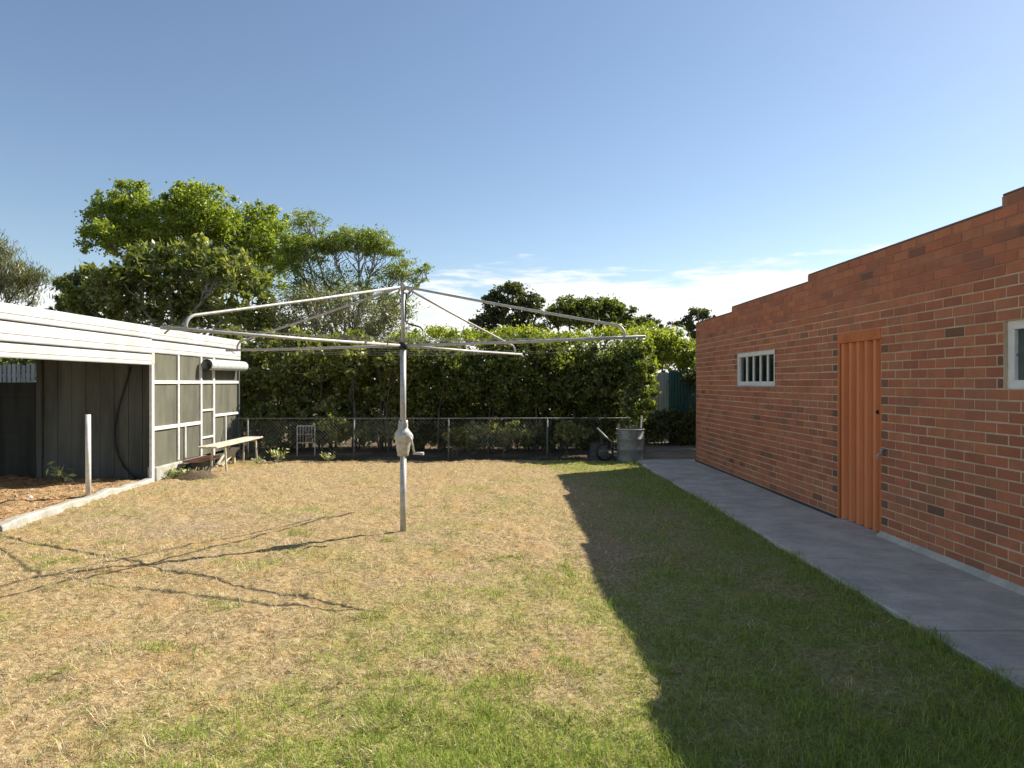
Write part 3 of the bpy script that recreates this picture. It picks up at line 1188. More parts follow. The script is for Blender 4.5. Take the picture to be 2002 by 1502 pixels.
# step of block and plank by the enclosure
stp = empty('step', (-5.30, 11.85, 0))
tag(stp, 'low step made of a reddish plank laid on a grey block', 'step')
MB().box(-5.42, -5.20, 11.62, 12.05, -0.04, 0.20, 0.012).build('block', MAT['board'], stp)
MB().box(-5.46, -5.16, 11.42, 12.25, 0.201, 0.24, 0.006).build('plank', MAT['plank_red'], stp)
lp = MB().bar((-5.22, 12.30, 0.04), (-5.18, 13.0, 0.30), 0.16, 0.03, bev=0.004)
lp.bar((-5.2, 12.95, -0.05), (-5.2, 12.95, 0.28), 0.05, 0.05)
tag(lp.build('timber_offcut', MAT['bench']), 'short timber offcut propped at a slant under the bench', 'timber')

# ------------------------------------------------------------------ chain fence
FY = 13.55
fence = empty('chain_fence', (-1.4, FY, 0))
tag(fence, 'low chain wire fence with pipe rail along the far edge of lawn', 'fence')
FT = 0.845
for px in (487, 693, 877, 1070, 1232):
    x = (px - VX) / FPX * FY
    MB().tube([(x, FY, -0.15), (x, FY, FT - 0.005)], 0.018, 10).build('post', MAT['fence_pipe'], fence)
MB().tube([(-5.35, FY, FT), (-1.4, FY, FT - 0.006), (2.63, FY, FT)], 0.0095, 8).build('top_rail', MAT['fence_pipe'], fence)
cm_ = MB()
x = -5.32
hh = FT - 0.03
while x < 2.6:
    for s_ in (-1, 1):
        x2 = x + s_ * hh
        a, b = (x, 0.02), (x2, FT - 0.01)
        xa, xb2 = a[0], b[0]
        za, zb = a[1], b[1]
        if xb2 > 2.62:
            zb = za + (zb - za) * (2.62 - xa) / (xb2 - xa); xb2 = 2.62
        if xb2 < -5.34:
            zb = za + (zb - za) * (-5.34 - xa) / (xb2 - xa); xb2 = -5.34
        yo = FY - 0.024 + s_ * 0.002
        cm_.tube([(xa, yo, za), (xb2, yo, zb)], 0.0015, 3, False)
    x += 0.072
cm_.build('chain_mesh', MAT['chain'], fence)

# ------------------------------------------------------------------ drum and clutter by the path end
DX, DY = 2.56, 13.28
drum = empty('metal_drum', (DX, DY, 0))
tag(drum, 'dented galvanised metal drum standing at the end of the path', 'drum')
pr = [(0.001, -0.01), (0.255, -0.01), (0.268, 0.0), (0.268, 0.02), (0.262, 0.03)]
for zr in (0.24, 0.45):
    pr += [(0.262, zr - 0.02), (0.276, zr - 0.008), (0.276, zr + 0.008), (0.263, zr + 0.02)]
pr += [(0.266, 0.60), (0.272, 0.625), (0.285, 0.632), (0.285, 0.645), (0.270, 0.648), (0.262, 0.63), (0.258, 0.05), (0.001, 0.04)]
MB().lathe((DX, DY, 0), pr, 40, lambda a, z: 0.012 * math.sin(3 * a + 2) * math.sin(z * 7) + 0.02 * math.exp(-((a - 4.4) / 0.25) ** 2 - ((z - 0.45) / 0.1) ** 2) * -1).build('barrel', MAT['drum'], drum)
for k, (a0) in enumerate((0.4, 3.5)):
    c = Vector((DX + 0.27 * math.cos(a0), DY + 0.27 * math.sin(a0), 0.56))
    t = Vector((-math.sin(a0), math.cos(a0), 0))
    o_ = Vector((math.cos(a0), math.sin(a0), 0)) * 0.04
    MB().tube([c - t * 0.06, c - t * 0.06 + o_, c + t * 0.06 + o_, c + t * 0.06], 0.007, 6).build('handle', MAT['galv'], drum)
tag(MB().bar((DX + 0.2, DY + 0.05, 0.04), (DX + 0.27, DY + 0.20, 0.90), 0.03, 0.03).build('garden_stake', MAT['bench']), 'pale timber garden stake standing in the metal drum', 'stake')
tag(MB().bar((DX - 0.16, DY + 0.0, 0.05), (DX - 0.22, DY + 0.1, 0.74), 0.045, 0.03).build('timber_lath', MAT['board']), 'grey timber lath poking up at the left of the drum rim', 'timber')

bar_ = empty('wheelbarrow', (2.05, 13.2, 0))
tag(bar_, 'dark old wheelbarrow lying tipped beside the metal drum', 'wheelbarrow')
wc = Vector((2.04, 13.22, 0.19))
tyre = []
for k in range(25):
    a = 2 * PI * k / 24
    tyre.append(wc + Vector((math.cos(a) * 0.165, 0.02 * math.cos(a), math.sin(a) * 0.165)))
MB().tube(tyre, 0.025, 8, False).build('tyre', MAT['rubber'], bar_)
rm = MB()
for k in range(3):
    a = k * PI / 3
    dd = Vector((math.cos(a) * 0.15, 0.018 * math.cos(a), math.sin(a) * 0.15))
    rm.tube([wc - dd, wc + dd], 0.006, 6)
rm.tube([wc - Vector((0, 0.06, 0)), wc + Vector((0, 0.06, 0))], 0.018, 8)
rm.build('wheel_spokes', MAT['fence_pipe'], bar_)
MB().tube([wc + Vector((-0.12, -0.06, 0.02)), wc + Vector((0.10, -0.05, 0.03)), wc + Vector((0.18, -0.02, 0.25))], 0.012, 8).build('handle', MAT['fence_pipe'], bar_)
MB().tube([wc + Vector((-0.16, -0.06, 0.48)), wc + Vector((0.02, -0.06, 0.30)), wc + Vector((0.14, -0.05, 0.20))], 0.014, 8).build('handle', MAT['galv'], bar_)
trayp = [(0.0, 0.0), (0.14, 0.26)]
tr_ = MB()
c = Vector((1.95, 13.42, 0.20))
base = [(-0.17, 0, -0.13), (0.17, 0, -0.13), (0.15, 0, 0.13), (-0.15, 0, 0.13)]
rim = [(-0.24, -0.12, -0.17), (0.22, -0.14, -0.19), (0.17, -0.10, 0.14), (-0.16, -0.12, 0.17)]
tr_.add([c + Vector(p) + Vector((0, 0.16, 0)) for p in base] + [c + Vector(p) + Vector((0, 0.16, 0)) for p in rim],
        [(0, 1, 2, 3), (0, 4, 5, 1), (1, 5, 6, 2), (2, 6, 7, 3), (3, 7, 4, 0)])
tr_.build('tray', MAT['fence_pipe'], bar_)

# sheets of fence at the end of the path
def sheet_fence(name, label, x0, x1, y, z1, mat, nsheet):
    e = empty(name, ((x0 + x1) / 2, y, 0))
    tag(e, label, 'fence')
    w = (x1 - x0) / nsheet
    for k in range(nsheet):
        pr = []
        u = 0.0
        while u < w - 0.01:
            pr += [(u, 0.0), (u + 0.019, 0.012), (u + 0.038, 0.0), (u + 0.057, -0.012)]
            u += 0.076
        pr = [p for p in pr if p[0] <= w] + [(w, 0.0)]
        MB().prism(pr, (x0 + k * w, y - 0.004 * (k % 2), -0.05), (1, 0, 0), (0, 1, 0), (0, 0, 1), z1 + 0.05 + random.uniform(-0.01, 0.01)).build('sheet', MAT[mat], e)
    for z in (0.4, z1 - 0.25):
        MB().box(x0, x1, y + 0.016, y + 0.06, z - 0.035, z + 0.035).build('rail', MAT['board'], e)
    return e


sheet_fence('iron_fence', 'pale corrugated iron fence sheets behind the hedge end', 3.0, 4.37, 17.3, 1.83, 'iron_white', 2)
sheet_fence('sheet_fence', 'dark teal corrugated sheet fence beyond the garage corner', 4.27, 7.4, 17.0, 1.85, 'teal', 4)

# paling fence beyond the shed
pf = empty('paling_fence', (-13.0, 17.0, 0))
tag(pf, 'grey paling fence seen through the gap at back of shed', 'fence')
x = -15.2
while x < -11.2:
    MB().box(x, x + 0.085, 17.0, 17.018, -0.08, 2.03 + random.uniform(-0.025, 0.025), 0.002).build('paling', MAT['paling'], pf)
    x += random.uniform(0.112, 0.125)
for z in (0.5, 1.75):
    MB().box(-15.2, -11.2, 17.02, 17.06, z - 0.04, z + 0.04).build('rail', MAT['paling'], pf)

# white wire panel behind the fence
wp = empty('wire_panel', (-4.35, 14.3, 0))
tag(wp, 'small white wire crate panel behind the chain fence', 'panel')
x0, x1 = at(583, 0, 14.3).x, at(617, 0, 14.3).x
zb, zt = 0.28, 0.64
fm = MB()
for a, b in (((x0, zb), (x1, zb)), ((x1, zb), (x1, zt)), ((x1, zt), (x0, zt)), ((x0, zt), (x0, zb))):
    fm.tube([(a[0], 14.3, a[1]), (b[0], 14.3, b[1])], 0.012, 6)
fm.tube([(x1, 14.3, -0.05), (x1, 14.3, zb)], 0.014, 6)
fm.tube([(x0, 14.3, -0.05), (x0, 14.3, zb)], 0.014, 6)
fm.build('panel_frame', MAT['white_paint'], wp)
for k in range(1, 6):
    x = x0 + (x1 - x0) * k / 6
    MB().tube([(x, 14.3, zb), (x, 14.3, zt)], 0.006, 5).build('wire', MAT['white_paint'], wp)
MB().tube([(x0, 14.3, (zb + zt) / 2), (x1, 14.3, (zb + zt) / 2)], 0.006, 5).build('wire', MAT['white_paint'], wp)


# ------------------------------------------------------------------ vegetation
def unit(v):
    return v / np.maximum(np.linalg.norm(v, axis=-1, keepdims=True), 1e-9)


def leaf_obj(name, P, length, width, var, mat, parent, axis_bias=(0, 0, 0), bias=0.0, fold=0.18):
    n = len(P)
    a = rng.normal(size=(n, 3))
    a = unit(a) + np.asarray(axis_bias) * bias
    a = unit(a)
    b = unit(np.cross(a, rng.normal(size=(n, 3))))
    nn = np.cross(a, b)
    L = (length * rng.uniform(0.65, 1.25, n))[:, None]
    W = (width * rng.uniform(0.7, 1.2, n))[:, None]
    v0 = P - a * L * 0.5
    v1 = P + b * W * 0.5 + nn * W * fold - a * L * 0.05
    v2 = P + a * L * 0.5
    v3 = P - b * W * 0.5 + nn * W * fold - a * L * 0.05
    co = np.stack([v0, v1, v2, v3], 1).reshape(-1, 3)
    faces = np.arange(n * 4).reshape(n, 4)
    me = np_mesh(name, co, faces, mat, {'var': ('FLOAT', np.repeat(np.clip(var, 0, 1), 4))})
    return link(name, me, parent)


def clump_points(c, r, nclump, nleaf, spread=0.30, shell=0.55, flat=0.7, bottom=-0.75, sprig=0.22):
    """leaf points in clumps spread through an ellipsoid, thicker towards its skin"""
    c, r = np.asarray(c, float), np.asarray(r, float)
    d = unit(rng.normal(size=(nclump, 3)))
    d[:, 2] = np.where(d[:, 2] < bottom, -d[:, 2], d[:, 2])
    rad = shell + (1 - shell) * rng.random(nclump) ** 0.7
    rad = np.where(rng.random(nclump) < 0.22, rad * 0.5, rad)
    spr = rng.random(nclump) < sprig
    rad = np.where(spr, rng.uniform(1.0, 1.28, nclump), rad)
    cen = c + d * rad[:, None] * r
    k = rng.integers(0, nclump, nleaf)
    sz = spread * rng.uniform(0.55, 1.25, nclump) * np.where(spr, 0.6, 1.0)
    off = rng.normal(size=(nleaf, 3)) * np.array([1, 1, flat]) * (sz[k] * r.mean())[:, None]
    tone = rng.uniform(-0.22, 0.22, nclump)
    var = 0.45 + tone[k] + rng.normal(size=nleaf) * 0.16
    return cen[k] + off, var, cen


def limb(mb, a, b, r0, r1, n=5, jit=0.08, seg=7, sag=0.0):
    a, b = Vector(a), Vector(b)
    L = (b - a).length
    pts, rs = [], []
    for i in range(n + 1):
        t = i / n
        p = a.lerp(b, t)
        if 0 < i < n:
            p += Vector((random.gauss(0, 1), random.gauss(0, 1), random.gauss(0, 0.7))) * jit * L * 0.5
            p.z += sag * L * math.sin(PI * t)
        pts.append(p)
        rs.append(r0 + (r1 - r0) * t)
    mb.tube(pts, rs, seg)
    return pts


def tree(name, label, cat, base, fork, blobs, mat, bark, leafL, leafW, dens, trunk_r, spread=0.30, flat=0.7, twigs=6, twig_r=0.012,
         bias=0.0, axis=(0, 0, 1), shell=0.55, group=None, nclump=None, jy=0.0, stems=False):
    """blobs: [(centre, radii, leaf multiplier)]"""
    root = empty(name, base)
    tag(root, label, cat, group)
    tm = MB()
    base, fork = Vector(base), Vector(fork)
    if not stems:
        limb(tm, base - Vector((0, 0, 0.2)), fork, trunk_r, trunk_r * 0.7, 5, 0.04, 10)
    Ps, Vs = [], []
    for c, r, mul in blobs:
        c = Vector(c)
        if jy:   # lobes nearer and farther, keeping the crown's spread
            c = Vector((0, 0, EYE)) + (c - Vector((0, 0, EYE))) * (1 + random.uniform(-jy, jy) / c.y)
        mid = fork.lerp(c, 0.5) + Vector((random.uniform(-.3, .3), random.uniform(-.3, .3), -0.15 * (c - fork).length * 0.3))
        rr = trunk_r * 0.42
        if stems:   # many stems, each straight up from the ground
            mid = Vector((c.x + random.uniform(-.15, .15), c.y + random.uniform(-.1, .15), c.z * 0.5))
            limb(tm, Vector((mid.x, mid.y, -0.1)), mid, rr, rr * 0.7, 3, 0.06, 7)
        else:
            limb(tm, fork, mid, rr, rr * 0.65, 3, 0.10, 7)
        limb(tm, mid, c, rr * 0.65, rr * 0.3, 3, 0.10, 7)
        nl = int(dens * mul)
        nc = nclump or max(10, nl // 55)
        p, v, cen = clump_points(c, r, nc, nl, spread, shell, flat)
        Ps.append(p)
        Vs.append(v)
        for q in cen[:twigs]:
            limb(tm, mid.lerp(c, random.uniform(0.4, 1.0)), q, twig_r * 1.6, twig_r * 0.5, 4, 0.14, 5)
    tm.build('stem' if stems else 'trunk', MAT[bark], root)
    leaf_obj('crown', np.concatenate(Ps), leafL, leafW, np.concatenate(Vs), mat, root, axis, bias)
    return root


def B(px, py, Y, rx, ry, mul=1.0, dy=0.0, rd=None):
    """blob from photo position and size at real depth"""
    s_ = Y / FPX
    c = at(px, py, Y)
    return ((c.x, c.y + dy, c.z), (rx * s_, (rd if rd else (rx + ry) / 2) * s_, ry * s_), mul)


LM = {
    'bright': leaf_mat('leaf_bright', (0.10, 0.135, 0.024), (0.215, 0.26, 0.045), (0.40, 0.43, 0.09), 0.52),
    'fig': leaf_mat('leaf_fig', (0.085, 0.11, 0.03), (0.19, 0.21, 0.06), (0.44, 0.43, 0.20), 0.42, 0.34),
    'feather': leaf_mat('leaf_feather', (0.088, 0.128, 0.026), (0.193, 0.240, 0.039), (0.350, 0.375, 0.065), 0.38),
    'grey': leaf_mat('leaf_greygreen', (0.088, 0.098, 0.046), (0.175, 0.180, 0.078), (0.298, 0.285, 0.130), 0.25),
    'dark': leaf_mat('leaf_dark', (0.05, 0.062, 0.022), (0.11, 0.125, 0.042), (0.21, 0.22, 0.08), 0.28),
    'hedge': leaf_mat('leaf_hedge', (0.055, 0.075, 0.02), (0.13, 0.16, 0.036), (0.29, 0.30, 0.08), 0.36, 0.34),
    'shrub': leaf_mat('leaf_shrub', (0.085, 0.10, 0.028), (0.20, 0.22, 0.06), (0.44, 0.43, 0.17), 0.36, 0.32),
    'lime': leaf_mat('leaf_lime', (0.140, 0.180, 0.026), (0.280, 0.315, 0.046), (0.473, 0.465, 0.091), 0.40),
    'weed': leaf_mat('leaf_weed', (0.175, 0.210, 0.078), (0.350, 0.390, 0.156), (0.630, 0.630, 0.312), 0.30),
}

# tall bright tree
Y = 24.0
tree('shade_tree', 'tall bright green tree with rounded billowing crown behind the shed', 'tree', (-11.0, 24, 0), (-11.0, 24, 4.6), [
    B(225, 432, Y, 44, 42), B(266, 400, Y, 40, 34), B(205, 470, Y, 34, 30, .7), B(300, 445, Y, 50, 45), B(255, 470, Y, 48, 38),
    B(372, 408, Y, 36, 42), B(412, 420, Y, 46, 48, 1.2), B(360, 455, Y, 55, 45, 1.1), B(432, 470, Y, 45, 50), B(330, 500, Y, 70, 40),
    B(515, 445, Y + 1, 44, 36), B(530, 485, Y + 1, 44, 42), B(490, 480, Y + 1, 42, 55), B(505, 535, Y + 1, 55, 45), B(430, 530, Y, 60, 40, .8), B(575, 500, Y + 1, 24, 26, .5)],
    LM['bright'], 'bark', 0.12, 0.075, 3300, 0.22, 0.19, 0.8, 4, shell=0.68, jy=1.5)

# broad leafed fruit tree in front of it
Y = 18.5
tree('fruit_tree', 'broad leafed olive green fruit tree rising over the white shed fascia', 'tree', (-9.3, 18.5, 0), (-9.3, 18.5, 2.2), [
    B(205, 575, Y, 50, 45), B(262, 545, Y, 50, 42), B(325, 522, Y, 48, 38), B(385, 520, Y, 50, 38), B(440, 535, Y, 45, 40),
    B(165, 600, Y, 35, 30, .8), B(240, 615, Y, 65, 40), B(330, 580, Y, 70, 50, 1.1), B(425, 595, Y, 65, 48), B(490, 590, Y, 42, 46, .8), B(370, 640, Y, 90, 40), B(500, 650, Y, 60, 40)],
    LM['fig'], 'bark_pale', 0.21, 0.085, 1250, 0.16, 0.20, 0.85, 9, 0.018, jy=1.1)
# dark feathery conifer spray at its left
Y = 20.0
tree('cypress_shrub', 'dark green spiky bush poking out left of the fruit tree', 'shrub', (-12.3, 20, 0), (-12.3, 20, 2.6), [
    B(150, 560, Y, 26, 16, .8), B(165, 590, Y, 36, 30), B(135, 600, Y, 22, 18, .6), B(185, 545, Y, 22, 14, .6)],
    LM['dark'], 'bark', 0.28, 0.035, 1800, 0.10, 0.26, 0.5, 8, 0.012, 0.9, (-0.8, 0, 0.45))

# feathery tree with open branches
Y = 20.0
tree('feathery_tree', 'open feathery tree with bare grey limbs and flat lime canopy', 'tree', (-4.6, 20, 0), (-4.6, 20, 2.3), [
    B(700, 472, Y, 62, 20, 1.7), B(735, 488, Y, 40, 16, .9), B(655, 478, Y, 36, 22, .8), B(606, 438, Y, 36, 20, .45), B(598, 490, Y, 46, 28, 1.2), B(570, 515, Y, 30, 34, .8),
    B(640, 545, Y, 60, 34, .6), B(800, 515, Y, 44, 26, .22), B(780, 540, Y, 46, 24, .6), B(835, 545, Y, 26, 24, .15), B(720, 560, Y, 50, 30, .4), B(660, 610, Y, 70, 40, .9), B(760, 610, Y, 60, 36, .8), B(590, 580, Y, 50, 40, .9)],
    LM['feather'], 'bark_pale', 0.085, 0.032, 3000, 0.13, 0.26, 0.55, 16, 0.012)

# bare-ish twiggy shrub in front, lower
Y = 17.6
tree('twiggy_shrub', 'grey twiggy shrub with thin leaves behind the hoist pole', 'shrub', (-4.3, 17.6, 0), (-4.3, 17.6, 0.9), [
    B(560, 620, Y, 40, 46, .8), B(620, 600, Y, 46, 40, .8), B(690, 610, Y, 50, 40, .8), B(760, 620, Y, 40, 34, .7), B(640, 660, Y, 70, 36, 1.2), B(740, 665, Y, 60, 30, 1.2), B(545, 670, Y, 50, 36, 1.1)],
    LM['grey'], 'bark_pale', 0.11, 0.03, 1900, 0.10, 0.30, 0.8, 22, 0.011)

# far left wispy tree
Y = 27.0
tree('wispy_tree', 'wispy grey green tree at the left edge above the roof', 'tree', (-21.0, 27, 0), (-20.8, 27, 3.2), [
    B(0, 505, Y, 36, 40, 1.0), B(22, 530, Y, 34, 36, 1.0), B(60, 545, Y, 28, 26, .6), B(45, 570, Y, 50, 26, .9), B(92, 548, Y, 16, 20, .25), B(-30, 500, Y, 34, 50, 1.0), B(-20, 560, Y, 40, 40)],
    LM['grey'], 'bark', 0.26, 0.03, 1300, 0.14, 0.30, 0.9, 14, 0.014, 1.4, (0.15, 0, 1.0))

# skyline trees on the right
Y = 36.0
tree('round_tree', 'dark round headed tree on the skyline right of the hoist', 'tree', (0.6, 36, 0), (0.6, 36, 3.0), [
    B(1000, 575, Y, 32, 16, 1.2), B(968, 592, Y, 26, 16), B(1036, 590, Y, 24, 18), B(1002, 602, Y, 36, 18), B(955, 618, Y, 24, 16, .9), B(1050, 612, Y, 22, 16, .6), B(945, 636, Y, 26, 14, .9), B(985, 634, Y, 30, 14, .7), B(1020, 628, Y, 30, 14, .8), B(960, 655, Y, 40, 16, 1), B(1030, 652, Y, 40, 16, 1)],
    LM['dark'], 'bark', 0.22, 0.11, 900, 0.18, 0.25, 0.75, 6, 0.022)
Y = 33.0
tree('spreading_tree', 'mid green spreading tree on the skyline above the hedge', 'tree', (3.9, 33, 0), (3.9, 33, 2.6), [
    B(1108, 605, Y, 34, 20), B(1138, 600, Y, 28, 16, .7), B(1180, 603, Y, 36, 17, 1.1), B(1208, 618, Y, 30, 18), B(1085, 626, Y, 30, 18), B(1150, 626, Y, 60, 20, 1.5), B(1215, 640, Y, 40, 16)],
    LM['hedge'], 'bark', 0.18, 0.10, 1500, 0.18, 0.25, 0.75, 4, 0.02)
Y = 40.0
tree('small_tree', 'small dark tree peeping over the lime green bush', 'tree', (8.6, 40, 0), (8.6, 40, 3.2), [
    B(1262, 628, Y, 20, 10), B(1248, 636, Y, 16, 10), B(1278, 638, Y, 16, 9)],
    LM['dark'], 'bark', 0.2, 0.1, 700, 0.15, 0.25, 0.7, 4, 0.02)
Y = 46.0
tree('gum_tree', 'distant gum tree with flat tiered foliage beside the garage corner', 'tree', (13.6, 46, 0), (13.6, 46, 4.0), [
    B(1364, 610, Y, 22, 5, 1.2), B(1336, 633, Y, 22, 6, 1.2), B(1355, 650, Y, 12, 7, .8), B(1362, 668, Y, 14, 9, .9), B(1385, 640, Y, 18, 8), B(1346, 622, Y, 12, 4, .5), B(1378, 620, Y, 16, 6, .8), B(1368, 690, Y, 16, 12, 1), B(1350, 640, Y, 14, 5, .6)],
    LM['dark'], 'bark_pale', 0.22, 0.10, 600, 0.13, 0.30, 0.6, 8, 0.03)

# lime bush behind the end of the hedge
Y = 19.0
tree('lime_bush', 'sunlit lime green bush over the fence beyond the path end', 'bush', (4.7, 19, 0), (4.7, 19, 1.3), [
    B(1268, 664, Y, 34, 24, 1.0), B(1300, 668, Y, 34, 26, 1.1), B(1330, 690, Y, 30, 28, 1.1), B(1352, 706, Y, 26, 26), B(1290, 700, Y, 30, 24, 1), B(1350, 735, Y, 30, 18, .8), B(1385, 720, Y, 40, 34, 1.2), B(1250, 690, Y, 30, 28)],
    LM['lime'], 'bark', 0.095, 0.055, 2400, 0.07, 0.24, 0.75, 4, 0.012)
tree('backyard_shrub', 'bushy shrub behind the far end of the brick garage', 'shrub', (5.4, 15.0, 0), (5.4, 15.0, 0.8), [
    ((5.0, 14.6, 1.2), (0.5, 0.5, 0.7), 1), ((5.1, 14.8, 2.1), (0.55, 0.6, 0.6), 1), ((5.8, 15.0, 1.6), (0.7, 0.6, 0.8), 1.2), ((5.9, 15.1, 2.4), (0.6, 0.6, 0.5), 1), ((6.6, 15.2, 1.6), (0.7, 0.6, 0.9), 1.2), ((5.3, 14.9, 0.6), (0.7, 0.5, 0.5), 1), ((5.35, 15.8, 1.5), (0.5, 0.5, 0.8), 1.2), ((6.1, 17.45, 2.2), (0.7, 0.4, 0.6), 1.2), ((5.7, 16.6, 2.0), (0.5, 0.5, 0.6), 1.2), ((6.9, 17.6, 2.3), (0.8, 0.5, 0.7), 1.2), ((5.5, 15.9, 2.3), (0.55, 0.5, 0.5), 1.2), ((6.2, 16.1, 2.4), (0.7, 0.5, 0.6), 1.2), ((4.95, 14.2, 1.6), (0.42, 0.4, 0.7), 1.2), ((4.80, 13.75, 1.25), (0.30, 0.3, 0.8), 1.1)],
    LM['hedge'], 'bark', 0.11, 0.065, 2200, 0.05, 0.24, 0.8, 4, 0.01)
# dark ivy undergrowth under the sheet fences
tree('ivy_bush', 'dark shady ivy growing low against the teal fence', 'ivy', (4.6, 16.6, 0), (4.6, 16.6, 0.2), [
    ((3.7, 16.6, 0.35), (0.45, 0.35, 0.42), 1), ((4.3, 16.55, 0.40), (0.45, 0.35, 0.40), 1), ((4.9, 16.5, 0.42), (0.5, 0.35, 0.42), 1), ((5.5, 16.5, 0.45), (0.5, 0.35, 0.45), 1),
    ((4.9, 16.75, 1.70), (0.35, 0.25, 0.18), .5), ((5.3, 16.75, 1.65), (0.35, 0.25, 0.22), .5)],
    LM['dark'], 'bark', 0.075, 0.055, 2600, 0.03, 0.24, 0.8, 4, 0.008)

# long hedge behind the fence
blobs = []
x = -1.9
while x < 3.0:
    top = 2.42 + 0.13 * math.sin(x * 2.1 + 0.6) + random.uniform(-0.06, 0.06)
    for z, ry in ((1.02, 0.32), (1.5, 0.45), (top - 0.35, 0.40)):
        yc = 15.35 + random.uniform(-0.32, 0.30) - (0.12 if z > 1.2 else -0.2)
        blobs.append(((x + random.uniform(-0.15, 0.15), yc, z + random.uniform(-0.08, 0.08)), (random.uniform(0.36, 0.50), random.uniform(0.42, 0.6), ry), 1.0 if z > 1.1 else 0.7))
    for _k in range(2 if random.random() < 0.7 else 1):
        blobs.append(((x + random.uniform(-0.2, 0.2), 15.55 + random.uniform(-0.15, 0.2), 0.40), (0.40, 0.45, 0.44), 0.9))
    x += 0.52
blobs += [((3.0, 14.6, 1.85), (0.34, 0.5, 0.45), .9), ((2.95, 14.3, 1.35), (0.30, 0.42, 0.42), .8), ((2.82, 14.05, 0.95), (0.26, 0.3, 0.3), .5), ((2.72, 13.75, 0.78), (0.18, 0.2, 0.16), .22), ((2.95, 14.8, 2.2), (0.36, 0.5, 0.3), .8)]
tree('hedge', 'long dense dark hedge behind the chain fence, ending by the drum', 'hedge', (0.5, 15.4, 0), (0.5, 15.4, 0.7), blobs,
     LM['hedge'], 'bark', 0.095, 0.058, 1900, 0.06, 0.24, 0.8, 3, 0.010, shell=0.6, stems=True)
# yellowish flush over the hedge top
blobs = [((x, 15.7 + random.uniform(-.2, .3), 2.62 + 0.08 * math.sin(x * 3)), (0.42, 0.5, 0.16), 1.0) for x in np.arange(-2.2, 3.2, 0.6)]
blobs += [((3.22, 14.75, 2.25), (0.16, 0.3, 0.22), .45), ((3.28, 14.55, 1.85), (0.13, 0.25, 0.24), .4), ((3.22, 14.3, 1.45), (0.12, 0.22, 0.22), .35), ((3.08, 14.05, 1.10), (0.14, 0.2, 0.18), .3), ((2.86, 13.8, 0.86), (0.16, 0.16, 0.12), .2)]
tree('creeper', 'yellow green creeper spread along the top of the hedge', 'creeper', (1.0, 16.0, 0), (1.0, 16.0, 2.2), blobs,
     LM['lime'], 'bark', 0.08, 0.045, 900, 0.025, 0.24, 0.9, 3, 0.008)

# big broadleaf shrub mass left
blobs = []
x = -5.9
while x < -1.9:
    top = 2.75 - 0.08 * (x + 5.9) + random.uniform(-0.15, 0.15)
    for z, ry in ((0.42, 0.40), (0.95, 0.34), (1.5, 0.40), (2.0, 0.40), (top - 0.25, 0.34)):
        dy = random.uniform(-0.42, 0.42)
        blobs.append(((x + random.uniform(-0.25, 0.25), 15.5 + dy, z + random.uniform(-0.1, 0.1)), (random.uniform(0.30, 0.46), random.uniform(0.32, 0.5), ry * random.uniform(0.75, 1.0)), 0.9 if z > 0.6 else 0.8))
    for z in (0.6, 1.3, 2.0):
        blobs.append(((x, 16.3, z), (0.5, 0.4, 0.5), 0.9))
    x += 0.60
tree('laurel_shrub', 'broad olive green shrub between the shed end and hoist pole', 'shrub', (-4.0, 15.5, 0), (-4.0, 15.5, 0.7), blobs,
     LM['shrub'], 'bark', 0.115, 0.065, 1150, 0.06, 0.23, 0.85, 5, 0.010, shell=0.6, stems=True)

# low sunlit plants glimpsed under the hedge
for i, (x, y, r, lb) in enumerate(((-0.95, 13.86, 0.26, 'sunlit leafy plant behind the fence just right of the hoist pole'), (0.02, 13.88, 0.34, 'pale sunlit plant behind the fence in the bay left of the right fence post'),
                                   (-3.55, 13.86, 0.28, 'leafy plant behind the fence right of the white wire panel'), (1.35, 13.9, 0.2, 'small leafy plant behind the fence left of the wheelbarrow'))):
    tree('low_plant', lb, 'plant', (x, y, 0), (x, y, 0.15), [((x, y, 0.55), (r, 0.14, 0.24), 1), ((x + 0.35, y + 0.05, 0.48), (r * 0.8, 0.14, 0.22), .8)],
         LM['shrub'], 'bark', 0.10, 0.06, 330, 0.02, 0.28, 0.9, 4, 0.006, group='low plants behind the chain fence')

# dark mass of far trees beyond everything (seen only through gaps)
blobs = []
for x in np.arange(-26, 20, 2.6):
    blobs.append(((x, 30 + random.uniform(-1, 1), 1.4), (1.7, 1.2, 1.6), 1.0))
root = empty('far_trees', (-3, 30, 0))
bpy.data.objects.remove(root)
Ps, Vs = [], []
for c, r, mul in blobs:
    p, v, _ = clump_points(c, r, 30, 1300, 0.24, 0.5, 0.8)
    Ps.append(p)
    Vs.append(v)
fo = leaf_obj('distant_wood', np.concatenate(Ps), 0.24, 0.15, np.concatenate(Vs), LM['dark'], None)
tag(fo, 'dark far belt of bushes seen through gaps in the trees', 'bushes', kind='stuff')
# backing shrub seen behind paling fence
tree('backyard_bush', 'green bush behind the grey paling fence at left', 'bush', (-13.2, 18.6, 0), (-13.2, 18.6, 0.8), [
    ((-14.0, 18.6, 1.7), (0.9, 0.6, 0.7), 1), ((-13.0, 18.6, 1.9), (0.9, 0.6, 0.6), 1), ((-12.1, 18.6, 1.7), (0.9, 0.6, 0.7), 1), ((-13.2, 18.6, 0.8), (1.5, 0.6, 0.7), 1)],
    LM['hedge'], 'bark', 0.12, 0.07, 1600, 0.05, 0.25, 0.8, 4, 0.01)


